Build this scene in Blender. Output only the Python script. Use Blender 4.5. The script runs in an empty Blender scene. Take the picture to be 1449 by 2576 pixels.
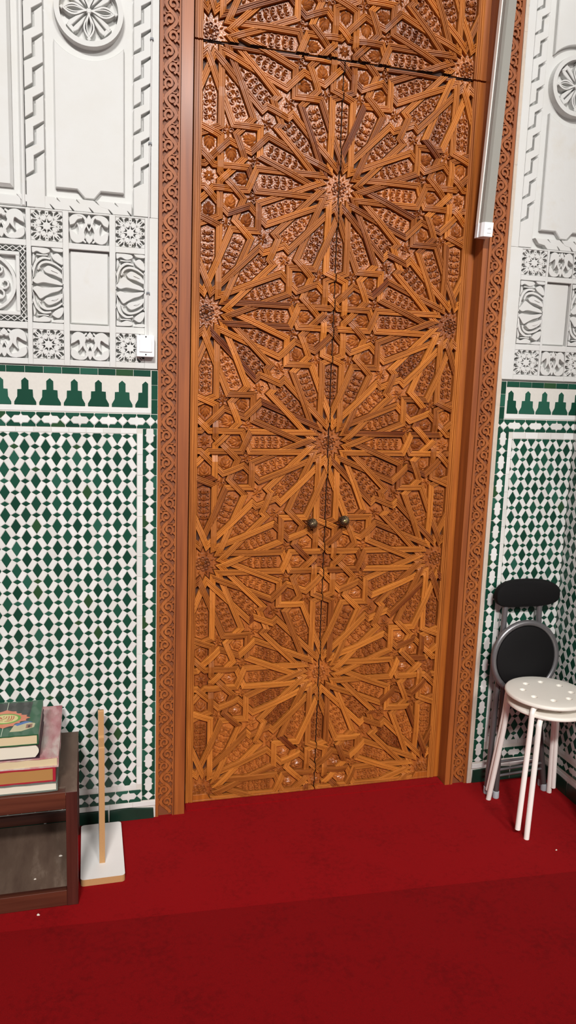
import bpy, bmesh, math, random
from mathutils import Vector, Matrix

random.seed(7)
PI = math.pi
S = 0.9                      # metres per design unit (one design unit = width of one star-lattice cell of the door)
FLOOR = -0.536
sc = bpy.context.scene
COL = sc.collection

# ------------------------------------------------------------------ frame of reference
# design coordinates: x right along the door wall, y up, z out of the wall into the room
def B(x, y, z):
    return Vector((S * x, -S * z, S * (y - FLOOR)))

# ------------------------------------------------------------------ camera
cam_d = bpy.data.cameras.new('camera'); cam = bpy.data.objects.new('camera', cam_d); COL.objects.link(cam)
cam_d.sensor_fit = 'VERTICAL'; cam_d.sensor_height = 36.0
cam_d.lens = 1910.72 / 2576 * 36.0
cam_d.clip_start = 0.05
Rr = ((0.9669, 0.0334, 0.2528), (-0.0087, -0.9865, 0.1636), (0.2549, -0.1604, -0.9536))
def Bd(v): return Vector((v[0], -v[2], v[1])).normalized()
cx_, cy_, cz_ = Bd(Rr[0]), -Bd(Rr[1]), -Bd(Rr[2])
cy_ = (cy_ - cx_ * cy_.dot(cx_)).normalized(); cz_ = cx_.cross(cy_)
M = Matrix((cx_, cy_, cz_)).transposed().to_4x4()
M.translation = B(-0.9378, 1.178, 2.9081)
cam.matrix_world = M
sc.camera = cam

# ------------------------------------------------------------------ world, lights, exposure
sc.view_settings.view_transform = 'Standard'; sc.view_settings.look = 'None'
sc.view_settings.gamma = 1.0; sc.view_settings.use_curve_mapping = False
sc.view_settings.exposure = -0.60
w = bpy.data.worlds.new('room_air'); sc.world = w; w.use_nodes = True
w.node_tree.nodes['Background'].inputs[0].default_value = (1.0, 0.985, 0.97, 1)
w.node_tree.nodes['Background'].inputs[1].default_value = 0.32

def area(name, p, target, size, size_y, power, col, spread=180):
    d = bpy.data.lights.new(name, 'AREA'); d.shape = 'RECTANGLE'; d.size = size; d.size_y = size_y
    d.energy = power; d.color = col; d.spread = math.radians(spread)
    o = bpy.data.objects.new(name, d); COL.objects.link(o)
    o.location = B(*p)
    o.rotation_euler = (B(*target) - B(*p)).to_track_quat('-Z', 'Y').to_euler()
    return o
area('ceiling_and_fill_light', (-2.6, 7.4, 9.5), (-0.2, 0.9, 0.0), 1.6, 0.5, 150, (1.0, 0.975, 0.94), 60)
area('ceiling_and_fill_light', (1.5, 6.5, 12.0), (0.1, 0.4, 0.0), 1.6, 0.6, 830, (1.0, 0.975, 0.94))  # added fill light to even out the walls, not a known lamp


# ------------------------------------------------------------------ mesh builder
class MB:
    def __init__(s, jit=0.0): s.v = []; s.f = []; s.t = []; s.m = []; s.g = []; s.jit = jit; s.q = random.Random(1)
    def vert(s, p, g=None):
        s.v.append((p[0], p[1], p[2])); s.g.append(g if g else (p[0], p[1], p[2])); return len(s.v) - 1
    def face(s, idx, tone=0.5, mat=0): s.f.append(tuple(idx)); s.t.append(tone); s.m.append(mat)
    def box(s, x0, x1, y0, y1, z0, z1, tone=0.5, mat=0):
        if x0 > x1: x0, x1 = x1, x0
        s.block([(x0, y0), (x1, y0), (x1, y1), (x0, y1)], z0, z1, 0, tone, mat, back=True)
    def block(s, poly, z0, z1, bev=0.0, tone=0.5, mat=0, back=False):
        p = clean(poly)
        if len(p) < 3: return
        if s.jit: z1 += s.q.uniform(-s.jit, s.jit)
        if parea(p) < 0: p = p[::-1]
        n = len(p)
        a = [s.vert((x, y, z0)) for x, y in p]
        if bev > 0:
            b = [s.vert((x, y, z1 - bev)) for x, y in p]
            q = inset(p, bev)
            c = [s.vert((x, y, z1)) for x, y in q]
            rings = [a, b, c]
        else:
            c = [s.vert((x, y, z1)) for x, y in p]; rings = [a, c]
        for r0, r1 in zip(rings, rings[1:]):
            for i in range(n):
                j = (i + 1) % n
                s.face((r0[i], r0[j], r1[j], r1[i]), tone, mat)
        s.face(c, tone, mat)
        if back: s.face(a[::-1], tone, mat)
    def ribbon(s, pts, width, z0, z1, tone=0.5, mat=0, close=False, sharp=0.7):
        n = len(pts)
        if n < 2: return
        if s.jit: z1 += s.q.uniform(-s.jit, s.jit)
        rows = []
        for i in range(n):
            a = pts[(i - 1) % n] if (close or i > 0) else pts[i]
            b = pts[(i + 1) % n] if (close or i < n - 1) else pts[i]
            dx, dy = b[0] - a[0], b[1] - a[1]; L = math.hypot(dx, dy) or 1
            nx, ny = -dy / L, dx / L
            wd = width(i / (n - 1)) if callable(width) else width
            h = wd / 2
            x, y = pts[i]
            rows.append([s.vert((x - nx * h, y - ny * h, z0)), s.vert((x - nx * h * sharp, y - ny * h * sharp, z1)),
                         s.vert((x + nx * h * sharp, y + ny * h * sharp, z1)), s.vert((x + nx * h, y + ny * h, z0))])
        m = n if close else n - 1
        for i in range(m):
            r0, r1 = rows[i], rows[(i + 1) % n]
            for k in range(3): s.face((r0[k], r1[k], r1[k + 1], r0[k + 1])[::-1], tone, mat)
        if not close:
            s.face(rows[0], tone, mat); s.face(rows[-1][::-1], tone, mat)
    def leaf(s, x, y, ang, ln, wd, z0, z1, bend=0.0, tone=0.5, mat=0):
        L = []; Rt = []; C = []
        N = 7
        for i in range(N):
            t = i / (N - 1)
            a = ang + bend * t
            px = x + ln * t * math.cos(ang + bend * t * 0.5); py = y + ln * t * math.sin(ang + bend * t * 0.5)
            hw = wd * 0.5 * (math.sin(PI * min(1, t * 0.93 + 0.07) ** 0.8)) ** 0.8 if 0 < t < 1 else 0.001 * wd
            nx, ny = -math.sin(a), math.cos(a)
            L.append(s.vert((px + nx * hw, py + ny * hw, z0))); Rt.append(s.vert((px - nx * hw, py - ny * hw, z0)))
            C.append(s.vert((px, py, z0 + (z1 - z0) * (0.35 + 0.65 * math.sin(PI * min(max(t, .08), .92))))))
        for i in range(N - 1):
            s.face((L[i], C[i], C[i + 1], L[i + 1]), tone, mat); s.face((C[i], Rt[i], Rt[i + 1], C[i + 1]), tone, mat)
    def tube(s, pts, r, n=12, tone=0.5, mat=0, cap=True, close=False):
        P = [Vector(p) for p in pts]; rows = []; m = len(P)
        up = None
        for i in range(m):
            a = P[(i - 1) % m] if (close or i > 0) else P[i]; b = P[(i + 1) % m] if (close or i < m - 1) else P[i]
            d = (b - a).normalized()
            if up is None:
                up = Vector((0, 0, 1)) if abs(d.z) < 0.9 else Vector((1, 0, 0))
            u = (up - d * up.dot(d)).normalized(); vv = d.cross(u); up = u
            rr = r(i / (m - 1)) if callable(r) else r
            rows.append([s.vert(P[i] + u * rr * math.cos(2 * PI * k / n) + vv * rr * math.sin(2 * PI * k / n)) for k in range(n)])
        for i in range(m if close else m - 1):
            r0, r1 = rows[i], rows[(i + 1) % m]
            for k in range(n):
                j = (k + 1) % n
                s.face((r0[k], r0[j], r1[j], r1[k]), tone, mat)
        if cap and not close:
            s.face(rows[0][::-1], tone, mat); s.face(rows[-1], tone, mat)
    def lathe(s, prof, c, axis='y', n=48, tone=0.5, mat=0):
        rows = []
        for r, h in prof:
            row = []
            for k in range(n):
                a = 2 * PI * k / n
                if axis == 'y': row.append(s.vert((c[0] + r * math.cos(a), c[1] + h, c[2] - r * math.sin(a))))
                else: row.append(s.vert((c[0] + r * math.cos(a), c[1] + r * math.sin(a), c[2] + h)))
            rows.append(row)
        for r0, r1 in zip(rows, rows[1:]):
            for k in range(n):
                j = (k + 1) % n
                s.face((r0[k], r0[j], r1[j], r1[k]), tone, mat)
        s.face(rows[0][::-1], tone, mat); s.face(rows[-1], tone, mat)

def parea(p):
    return 0.5 * sum(p[i][0] * p[(i + 1) % len(p)][1] - p[(i + 1) % len(p)][0] * p[i][1] for i in range(len(p)))
def clean(p):
    q = []
    for a in p:
        if not q or math.hypot(a[0] - q[-1][0], a[1] - q[-1][1]) > 1e-6: q.append((a[0], a[1]))
    if len(q) > 1 and math.hypot(q[0][0] - q[-1][0], q[0][1] - q[-1][1]) < 1e-6: q.pop()
    return q
def inset(p, d, lim=2.6):
    n = len(p); q = []
    for i in range(n):
        a, b, c = p[i - 1], p[i], p[(i + 1) % n]
        d1 = (b[0] - a[0], b[1] - a[1]); d2 = (c[0] - b[0], c[1] - b[1])
        l1 = math.hypot(*d1) or 1; l2 = math.hypot(*d2) or 1
        n1 = (-d1[1] / l1, d1[0] / l1); n2 = (-d2[1] / l2, d2[0] / l2)
        k = 1 + n1[0] * n2[0] + n1[1] * n2[1]
        if k < 0.08: k = 0.08
        ox, oy = (n1[0] + n2[0]) / k, (n1[1] + n2[1]) / k
        L = math.hypot(ox, oy)
        if L > lim: ox *= lim / L; oy *= lim / L
        q.append((b[0] + ox * d, b[1] + oy * d))
    return q
def cliprect(p, x0, x1, y0, y1):
    def cut(p, f, inter):
        o = []
        for i in range(len(p)):
            a, b = p[i - 1], p[i]
            fa, fb = f(a), f(b)
            if fa >= 0:
                if fb >= 0: o.append(b)
                else: o.append(inter(a, b, fa, fb))
            elif fb >= 0: o.append(inter(a, b, fa, fb)); o.append(b)
        return o
    it = lambda a, b, fa, fb: (a[0] + (b[0] - a[0]) * fa / (fa - fb), a[1] + (b[1] - a[1]) * fa / (fa - fb))
    for f in (lambda q: q[0] - x0, lambda q: x1 - q[0], lambda q: q[1] - y0, lambda q: y1 - q[1]):
        if len(p) < 3: return []
        p = cut(p, f, it)
    return p
def spline(ctrl, n=6):
    out = []
    m = len(ctrl)
    for i in range(m - 1):
        p0 = ctrl[max(i - 1, 0)]; p1 = ctrl[i]; p2 = ctrl[i + 1]; p3 = ctrl[min(i + 2, m - 1)]
        for k in range(n):
            t = k / n
            out.append(tuple(0.5 * ((2 * p1[j]) + (-p0[j] + p2[j]) * t + (2 * p0[j] - 5 * p1[j] + 4 * p2[j] - p3[j]) * t * t
                       + (-p0[j] + 3 * p1[j] - 3 * p2[j] + p3[j]) * t ** 3) for j in range(len(p1))))
    out.append(tuple(ctrl[-1]))
    return out

# objects ------------------------------------------------------------
def mk(name, mb, mats, parent=None, origin=None, smooth=False, xf=None, bevel=0.0):
    o0 = B(*origin) if origin else Vector((0, 0, 0))
    me = bpy.data.meshes.new(name)
    vs = [B(*(xf(v) if xf else v)) - o0 for v in mb.v]
    me.from_pydata(vs, [], mb.f)
    if not isinstance(mats, (list, tuple)): mats = [mats]
    for m in mats: me.materials.append(m)
    me.polygons.foreach_set('material_index', mb.m)
    at = me.attributes.new('tone', 'FLOAT', 'FACE'); at.data.foreach_set('value', mb.t)
    ag = me.attributes.new('grain', 'FLOAT_VECTOR', 'POINT'); ag.data.foreach_set('vector', [c for g in mb.g for c in g])
    if smooth: me.polygons.foreach_set('use_smooth', [True] * len(me.polygons))
    me.update()
    o = bpy.data.objects.new(name, me); COL.objects.link(o)
    if parent: o.parent = parent
    else: o.location = o0
    if smooth is True or smooth:
        try: me.set_sharp_from_angle(angle=math.radians(40))
        except Exception: pass
    if bevel:
        md = o.modifiers.new('edge', 'BEVEL'); md.width = bevel * S; md.segments = 2; md.limit_method = 'ANGLE'
    return o
def thing(name, origin, label=None, cat=None, group=None, kind=None):
    o = bpy.data.objects.new(name, None); COL.objects.link(o); o.location = B(*origin); o.empty_display_size = 0.1
    tag(o, label, cat, group, kind); return o
def tag(o, label=None, cat=None, group=None, kind=None):
    if label: o['label'] = label
    if cat: o['category'] = cat
    if group: o['group'] = group
    if kind: o['kind'] = kind
    return o

# ------------------------------------------------------------------ materials
def srgb(r, g, b):
    f = lambda c: c / 12.92 if c <= 0.04045 else ((c + 0.055) / 1.055) ** 2.4
    return (f(r / 255), f(g / 255), f(b / 255), 1)
class N:
    def __init__(s, name):
        s.mat = bpy.data.materials.new(name); s.mat.use_nodes = True; s.t = s.mat.node_tree
        s.b = s.t.nodes['Principled BSDF']
    def n(s, typ, **kw):
        x = s.t.nodes.new(typ)
        for k, v in kw.items():
            if k.startswith('_'): setattr(x, k[1:], v)
            else: x.inputs[k.replace('__', ' ')].default_value = v
        return x
    def l(s, a, b): s.t.links.new(a, b)
    def attr(s, name): return s.n('ShaderNodeAttribute', _attribute_name=name)
    def pos(s): return s.n('ShaderNodeNewGeometry').outputs['Position']
    def noise(s, vec, scale, detail=4, rough=0.55):
        x = s.n('ShaderNodeTexNoise', Scale=scale, Detail=detail, Roughness=rough)
        if vec is not None: s.l(vec, x.inputs['Vector'])
        return x.outputs['Fac']
    def ramp(s, fac, stops):
        x = s.n('ShaderNodeValToRGB'); e = x.color_ramp.elements
        while len(e) < len(stops): e.new(0.5)
        for el, (p, c) in zip(e, stops): el.position = p; el.color = c
        s.l(fac, x.inputs['Fac']); return x.outputs['Color']
    def mix(s, fac, a, b, mode='MIX'):
        x = s.n('ShaderNodeMix', _data_type='RGBA', _blend_type=mode)
        for val, i in ((fac, 0), (a, 6), (b, 7)):
            if hasattr(val, 'is_linked') or hasattr(val, 'node'): s.l(val, x.inputs[i])
            else: x.inputs[i].default_value = val
        return x.outputs[2]
    def bump(s, h, strength, dist=0.002):
        x = s.n('ShaderNodeBump', Strength=strength, Distance=dist); s.l(h, x.inputs['Height']); s.l(x.outputs['Normal'], s.b.inputs['Normal'])
    def set(s, **kw):
        for k, v in kw.items(): s.b.inputs[k.replace('__', ' ')].default_value = v
        return s
    def base(s, c):
        if hasattr(c, 'node'): s.l(c, s.b.inputs['Base Color'])
        else: s.b.inputs['Base Color'].default_value = c
def plain(name, c, rough=0.5, metal=0.0, coat=0.0, bumpscale=0, bumpstr=0.1, var=0.0):
    m = N(name); m.set(Roughness=rough, Metallic=metal)
    m.b.inputs['Coat Weight'].default_value = coat
    nz = m.noise(m.pos(), bumpscale or 60)
    if var:
        d = tuple(x * (1 - var) for x in c[:3]) + (1,)
        m.base(m.mix(nz, d, c))
    else: m.base(c)
    if bumpscale: m.bump(nz, bumpstr)
    return m.mat

def wood(name, light, dark, streak=28, rough=0.32, coat=0.35, use_grain=False, tonew=1.0, axis='y', bump2=0.0):
    m = N(name); m.set(Roughness=rough)
    m.b.inputs['Coat Weight'].default_value = coat; m.b.inputs['Coat Roughness'].default_value = 0.18
    mp = m.n('ShaderNodeMapping')
    if use_grain: m.l(m.attr('grain').outputs['Vector'], mp.inputs['Vector']); mp.inputs['Scale'].default_value = (1.0, 0.04, 1.0)
    else:
        m.l(m.pos(), mp.inputs['Vector'])
        mp.inputs['Scale'].default_value = {'y': (1, 1, 0.05), 'x': (0.05, 1, 1), 'z': (1, 0.05, 1)}[axis]
    g = m.noise(mp.outputs['Vector'], streak * 4, 5, 0.6)
    g2 = m.noise(mp.outputs['Vector'], streak, 2, 0.5)
    tone = m.attr('tone').outputs['Fac']
    ad = m.n('ShaderNodeMath', _operation='MULTIPLY_ADD'); m.l(g2, ad.inputs[0]); ad.inputs[1].default_value = 0.9
    ma = m.n('ShaderNodeMath', _operation='MULTIPLY_ADD'); m.l(tone, ma.inputs[0]); ma.inputs[1].default_value = 0.75 * tonew; ma.inputs[2].default_value = -0.28 if tonew else 0.05
    m.l(ma.outputs[0], ad.inputs[2])
    c = m.ramp(ad.outputs[0], [(0.12, dark), (0.8, light)])
    st = m.ramp(g, [(0.32, (0.62, 0.55, 0.5, 1)), (0.62, (1, 1, 1, 1))])
    m.base(m.mix(0.75, c, st, 'MULTIPLY'))
    if bump2:
        k = m.noise(m.pos(), 190, 2, 0.5)
        bn = m.n('ShaderNodeBump', Strength=bump2, Distance=0.003); m.l(k, bn.inputs['Height'])
        m.l(bn.outputs['Normal'], m.b.inputs['Normal']); m.l(bn.outputs['Normal'], m.b.inputs['Coat Normal'])
    else: m.bump(g, 0.12, 0.0006)
    return m.mat

W_STRAP = wood('strap_wood', srgb(204, 126, 52), srgb(122, 58, 24), 30, 0.46, 0.05, True)
W_STRAP.node_tree.nodes['Principled BSDF'].inputs['Specular IOR Level'].default_value = 0.3
W_INLAY = wood('inlay_wood', srgb(190, 112, 50), srgb(122, 60, 27), 30, 0.26, 0.5, False, 0.8, bump2=0.55)
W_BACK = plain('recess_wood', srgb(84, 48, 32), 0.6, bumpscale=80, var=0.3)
W_STILE = wood('stile_wood', srgb(196, 116, 40), srgb(158, 84, 26), 22, 0.45, 0.15, False, 0.3)
W_JAMB = wood('jamb_wood', srgb(192, 112, 48), srgb(124, 58, 24), 16, 0.5, 0.12, False, 0.4)
W_CARVE = wood('carved_wood', srgb(190, 112, 48), srgb(150, 80, 32), 22, 0.55, 0.04, False, 0.3)
W_GROUND = plain('carved_ground', srgb(128, 72, 40), 0.6, bumpscale=70, var=0.25)
W_DARK = wood('dark_bench_wood', srgb(112, 58, 38), srgb(56, 26, 20), 20, 0.42, 0.15, False, 0.5, 'x')
W_DARKV = wood('dark_bench_leg_wood', srgb(96, 44, 34), srgb(56, 26, 22), 20, 0.42, 0.15, False, 0.5, 'y')
def dusty():
    m = N('dusty_shelf_wood'); m.set(Roughness=0.62)
    mp = m.n('ShaderNodeMapping'); m.l(m.pos(), mp.inputs['Vector']); mp.inputs['Scale'].default_value = (1.0, 0.25, 1.0)
    a = m.noise(mp.outputs[0], 14, 5, 0.65); b = m.noise(m.pos(), 7, 3)
    c = m.ramp(a, [(0.35, srgb(84, 64, 54)), (0.56, srgb(112, 92, 78)), (0.70, srgb(156, 136, 120))])
    m.base(m.mix(b, c, srgb(88, 68, 56)))
    m.bump(a, 0.1)
    return m.mat
W_DUST = dusty()
def plaster():
    m = N('painted_stucco'); m.set(Roughness=0.62)
    a = m.noise(m.pos(), 5.5, 5, 0.6); b = m.noise(m.pos(), 90, 4)
    c = m.ramp(a, [(0.35, srgb(204, 203, 199)), (0.6, srgb(207, 207, 205)), (0.8, srgb(200, 195, 185))])
    m.base(c); m.bump(b, 0.18, 0.0015)
    return m.mat
STUCCO = plaster()
def tile():
    m = N('glazed_tile'); m.set(Roughness=0.25)
    m.b.inputs['Specular IOR Level'].default_value = 0.35
    t = m.attr('tone').outputs['Fac']
    a = m.noise(m.pos(), 30, 3); b = m.noise(m.pos(), 140, 4)
    c = m.ramp(t, [(0.0, srgb(16, 58, 44)), (0.14, srgb(24, 74, 57)), (0.28, srgb(42, 94, 77)), (0.34, srgb(44, 74, 40)), (0.5, srgb(212, 209, 203)), (0.75, srgb(226, 226, 223)), (1.0, srgb(236, 236, 234))])
    c2 = m.mix(a, (0.86, 0.86, 0.86, 1), (1.0, 1.0, 1.0, 1)); 
    chip = m.ramp(b, [(0.76, (0, 0, 0, 1)), (0.79, (1, 1, 1, 1))])
    m.base(m.mix(chip, m.mix(1.0, c, c2, 'MULTIPLY'), srgb(150, 160, 150)))
    m.bump(a, 0.08, 0.001)
    return m.mat
TILE = tile()
RAWPL = plain('raw_plaster', srgb(206, 190, 174), 0.8, bumpscale=60, bumpstr=0.4, var=0.2)
GROUT = plain('grout', srgb(214, 210, 202), 0.7, bumpscale=120, var=0.12)
SKIRT = plain('dark_green_skirting', srgb(24, 58, 46), 0.35, bumpscale=25, bumpstr=0.15, var=0.4)
def carpet(name, c, d):
    m = N(name); m.set(Roughness=0.95)
    m.b.inputs['Specular IOR Level'].default_value = 0.1
    m.b.inputs['Sheen Weight'].default_value = 0.04; m.b.inputs['Sheen Tint'].default_value = (0.9, 0.25, 0.25, 1)
    a = m.noise(m.pos(), 420, 3, 0.7); b = m.noise(m.pos(), 5, 5, 0.65); e = m.noise(m.pos(), 60, 4, 0.7)
    mx = m.n('ShaderNodeMath', _operation='ADD'); m.l(b, mx.inputs[0]); m.l(e, mx.inputs[1])
    cc = m.ramp(mx.outputs[0], [(0.7, d), (1.3, c)])
    cc2 = m.mix(a, (0.55, 0.55, 0.55, 1), (1.25, 1.25, 1.25, 1))
    m.base(m.mix(1.0, cc, cc2, 'MULTIPLY'))
    m.bump(a, 0.5, 0.004)
    return m.mat
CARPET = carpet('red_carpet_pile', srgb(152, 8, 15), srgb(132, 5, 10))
CARPET_SHADED = carpet('shaded_red_carpet_pile', srgb(134, 5, 10), srgb(114, 3, 7))  # darker red stands in for the shade over the foreground
PAINTW = plain('white_enamel', srgb(246, 240, 234), 0.35, coat=0.1)
PLASTW = plain('white_plastic', srgb(236, 230, 220), 0.4)
SWITCHW = plain('switch_plastic', srgb(238, 238, 240), 0.35)
GREYM = plain('grey_lacquered_steel', srgb(124, 122, 124), 0.35, metal=0.6)
DGREYM = plain('dark_grey_steel', srgb(92, 86, 86), 0.4, metal=0.5)
VINYL = plain('black_vinyl', srgb(15, 14, 15), 0.7, bumpscale=300, bumpstr=0.15)
VINYL.node_tree.nodes['Principled BSDF'].inputs['Specular IOR Level'].default_value = 0.2
RUBBER = plain('pale_grey_foot_cap', srgb(170, 176, 182), 0.5)
MDF = plain('raw_board_edge', srgb(192, 146, 96), 0.75, bumpscale=200, bumpstr=0.1, var=0.12)
LAMIN = plain('white_laminate', srgb(246, 243, 240), 0.35, bumpscale=9, bumpstr=0.02, var=0.10)
BRASS = plain('antique_brass', srgb(176, 158, 104), 0.3, metal=0.9)
KNOBC = plain('knob_shadow_bronze', srgb(40, 32, 26), 0.5, metal=0.7)
BRASSD = plain('dark_bronze', srgb(132, 114, 88), 0.35, metal=0.9)
CABLE = plain('pale_cable', srgb(206, 204, 202), 0.5)
CLIP = plain('grey_clip', srgb(110, 112, 118), 0.5)
DARKH = plain('dark_hole', srgb(50, 48, 48), 0.7)
PAGES = plain('cream_pages', srgb(214, 194, 156), 0.8, bumpscale=10, var=0.12)
PAGEW = plain('white_pages', srgb(226, 218, 200), 0.8, bumpscale=10, var=0.1)
PAGEO = plain('ochre_pages', srgb(176, 128, 70), 0.8, bumpscale=10, var=0.15)
CRUMB = plain('white_crumb', srgb(226, 216, 204), 0.8)

# ================================================================== FLOOR
mb = MB()
mb.box(-2.6, 2.2, FLOOR - 0.06, FLOOR, -0.12, 4.2)
mb.box(-0.56, 0.58, FLOOR, FLOOR + 0.004, -0.02, 0.052)
fl = mk('floor', mb, CARPET); tag(fl, 'red carpeted floor running up to the carved door', 'floor', kind='structure')
# the nearer carpet width laid against it
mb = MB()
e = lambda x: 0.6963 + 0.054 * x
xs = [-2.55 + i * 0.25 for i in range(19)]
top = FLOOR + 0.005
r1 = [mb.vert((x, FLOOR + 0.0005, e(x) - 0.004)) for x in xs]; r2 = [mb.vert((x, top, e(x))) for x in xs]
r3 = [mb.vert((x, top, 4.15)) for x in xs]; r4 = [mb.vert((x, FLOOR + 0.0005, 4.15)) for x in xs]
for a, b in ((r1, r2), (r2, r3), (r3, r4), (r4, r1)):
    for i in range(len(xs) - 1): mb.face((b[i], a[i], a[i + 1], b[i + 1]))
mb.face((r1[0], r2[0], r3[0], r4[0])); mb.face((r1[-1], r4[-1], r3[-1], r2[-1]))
o = mk('carpet', mb, CARPET_SHADED); tag(o, 'nearer width of red carpet past the seam, foreground shade painted into its colour', 'carpet')

# ================================================================== WALLS
ZT = 0.072
def wall(name, x0, x1, label):
    mb = MB(); mb.box(x0, x1, FLOOR, 3.3, -0.14, 0.048)
    o = mk(name, mb, STUCCO, origin=((x0 + x1) / 2, FLOOR, 0)); tag(o, label, 'wall', kind='structure'); return o, ((x0 + x1) / 2, FLOOR, 0)
WL, OL = wall('wall_left', -2.5, -0.687, 'white carved stucco wall with green and white tile dado left of the door')
WR, OR_ = wall('wall_right', 0.689, 1.08, 'narrow white stucco wall with tile dado between the door and the corner')
mb = MB(); mb.box(1.08, 1.25, FLOOR, 3.3, -0.14, 2.6)
WS = mk('wall_side', mb, STUCCO, origin=(1.08, FLOOR, 1.2)); OS = (1.08, FLOOR, 1.2)
tag(WS, 'tiled side wall running forward from the right corner', 'wall', kind='structure')
mb = MB(); mb.box(-0.687, 0.689, 2.98, 3.3, -0.14, 0.054)
o = mk('wall_lintel', mb, STUCCO, origin=(0, 2.98, 0)); tag(o, 'white wall above the carved door', 'wall', kind='structure')
mb = MB(); mb.box(-2.5, 1.25, FLOOR, 3.3, -0.3, -0.15)
o = mk('wall_back', mb, STUCCO, origin=(0, FLOOR, -0.2)); tag(o, 'masonry behind the carved door', 'wall', kind='structure')

rt = random.Random(3)
GREEN = lambda: rt.choice([0.03, 0.08, 0.1, 0.14, 0.14, 0.18, 0.05, 0.25, 0.09] + [0.33] * (rt.random() < .25))
WHITE = lambda: 0.62 + 0.3 * rt.random()
# generic dado drawn in (u, v): u runs away from the door, v is height
def lattice(add, u0, u1, v0, v1, pu, pv, du=0.0355, dv=0.0411):
    i0 = int((u0 - pu) / du) - 2; i1 = int((u1 - pu) / du) + 2
    j0 = int((v0 - pv) / dv) - 2; j1 = int((v1 - pv) / dv) + 2
    for i in range(i0, i1 + 1):
        for j in range(j0, j1 + 1):
            x = pu + i * du + rt.uniform(-.0005, .0005); y = pv + j * dv + rt.uniform(-.0005, .0005)
            def put(p, t):
                q = cliprect(p, u0 + .001, u1 - .001, v0 + .001, v1 - .001)
                if len(q) >= 3 and abs(parea(clean(q))) > 4e-6: add(q, t)
            if (i + j) % 2 == 0:
                put([(x - .0172, y), (x, y - .0282), (x + .0172, y), (x, y + .0282)], GREEN())
            else:
                put([(x - .0145, y), (x, y - .0092), (x + .0145, y), (x, y + .0092)], GREEN())
            # white bar running up-right or up-left of each node
            k = 1 if (i + j) % 2 == 0 else -1
            # joins big diamond corner to the neighbouring row
            cx, cy = x + du / 2, y + dv / 2
            if k == 1:
                put([(x + .0188, y), (x + du - .0005, y + .0108), (x + du - .0188, y + dv), (x + .0005, y + dv - .0108)], WHITE())
            else:
                put([(x + .0005, y + .0108), (x + du - .0188, y), (x + du - .0005, y + dv - .0108), (x + .0188, y + dv)], WHITE())
def braid(add, a0, a1, c, ph, horizontal, p=0.1, h=0.0265):
    n0 = int((a0 - ph) / p) - 1; n1 = int((a1 - ph) / p) + 1
    def put(pts, t):
        q = pts if horizontal else [(y, x) for x, y in pts]
        if horizontal: q = cliprect([(x, y + c) for x, y in q], a0, a1, c - h, c + h)
        else: q = cliprect([(x + c, y) for x, y in q], c - h, c + h, a0, a1)
        if len(q) >= 3 and abs(parea(clean(q))) > 4e-6: add(q, t)
    for n in range(n0, n1 + 1):
        o = ph + n * p
        put([(o - .016, 0), (o, -.016), (o + .016, 0), (o, .016)], WHITE())
        put([(o + .0185, 0), (o + .028, .0118), (o + .0445, .0118), (o + .05, .018), (o + .0555, .0118), (o + .072, .0118), (o + .0815, 0),
             (o + .072, -.0118), (o + .0555, -.0118), (o + .05, -.018), (o + .0445, -.0118), (o + .028, -.0118)], WHITE())
        for sy in (1, -1):
            for m in (0, 1):
                g = [(.0012, h - .0012), (.0012, .0178), (.0175, .0012), (.0275, .0134), (.044, .0134), (.0488, .0195), (.0488, h - .0012)]
                if rt.random() < .35: g = [(.004, h - .0012), (.0012, h - .004)] + g[1:]
                put([((o + x) if m == 0 else (o + p - x), y * sy) for x, y in g], GREEN())
def bricks(add, a0, a1, c0, c1, horizontal, ln, tone, gap=.0016):
    n = max(1, round((a1 - a0) / ln)); st = (a1 - a0) / n
    for i in range(n):
        a, b = a0 + i * st + gap / 2, a0 + (i + 1) * st - gap / 2
        q = [(a, c0), (b, c0), (b, c1), (a, c1)]
        add(q if horizontal else [(y, x) for x, y in q], tone())
def merlon(add, x, y, clip=None):
    half = [(.0365, 0), (.0365, .010), (.0265, .028), (.0255, .053), (.0118, .054), (.0118, .084), (0, .0945)]
    pts = half + [(-a, b) for a, b in half[::-1][1:]]
    q = [(x + a, y + b) for a, b in pts]
    if clip: q = cliprect(q, clip[0], clip[1], y - .01, y + .2)
    if len(q) >= 3: add(q, GREEN())

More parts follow.
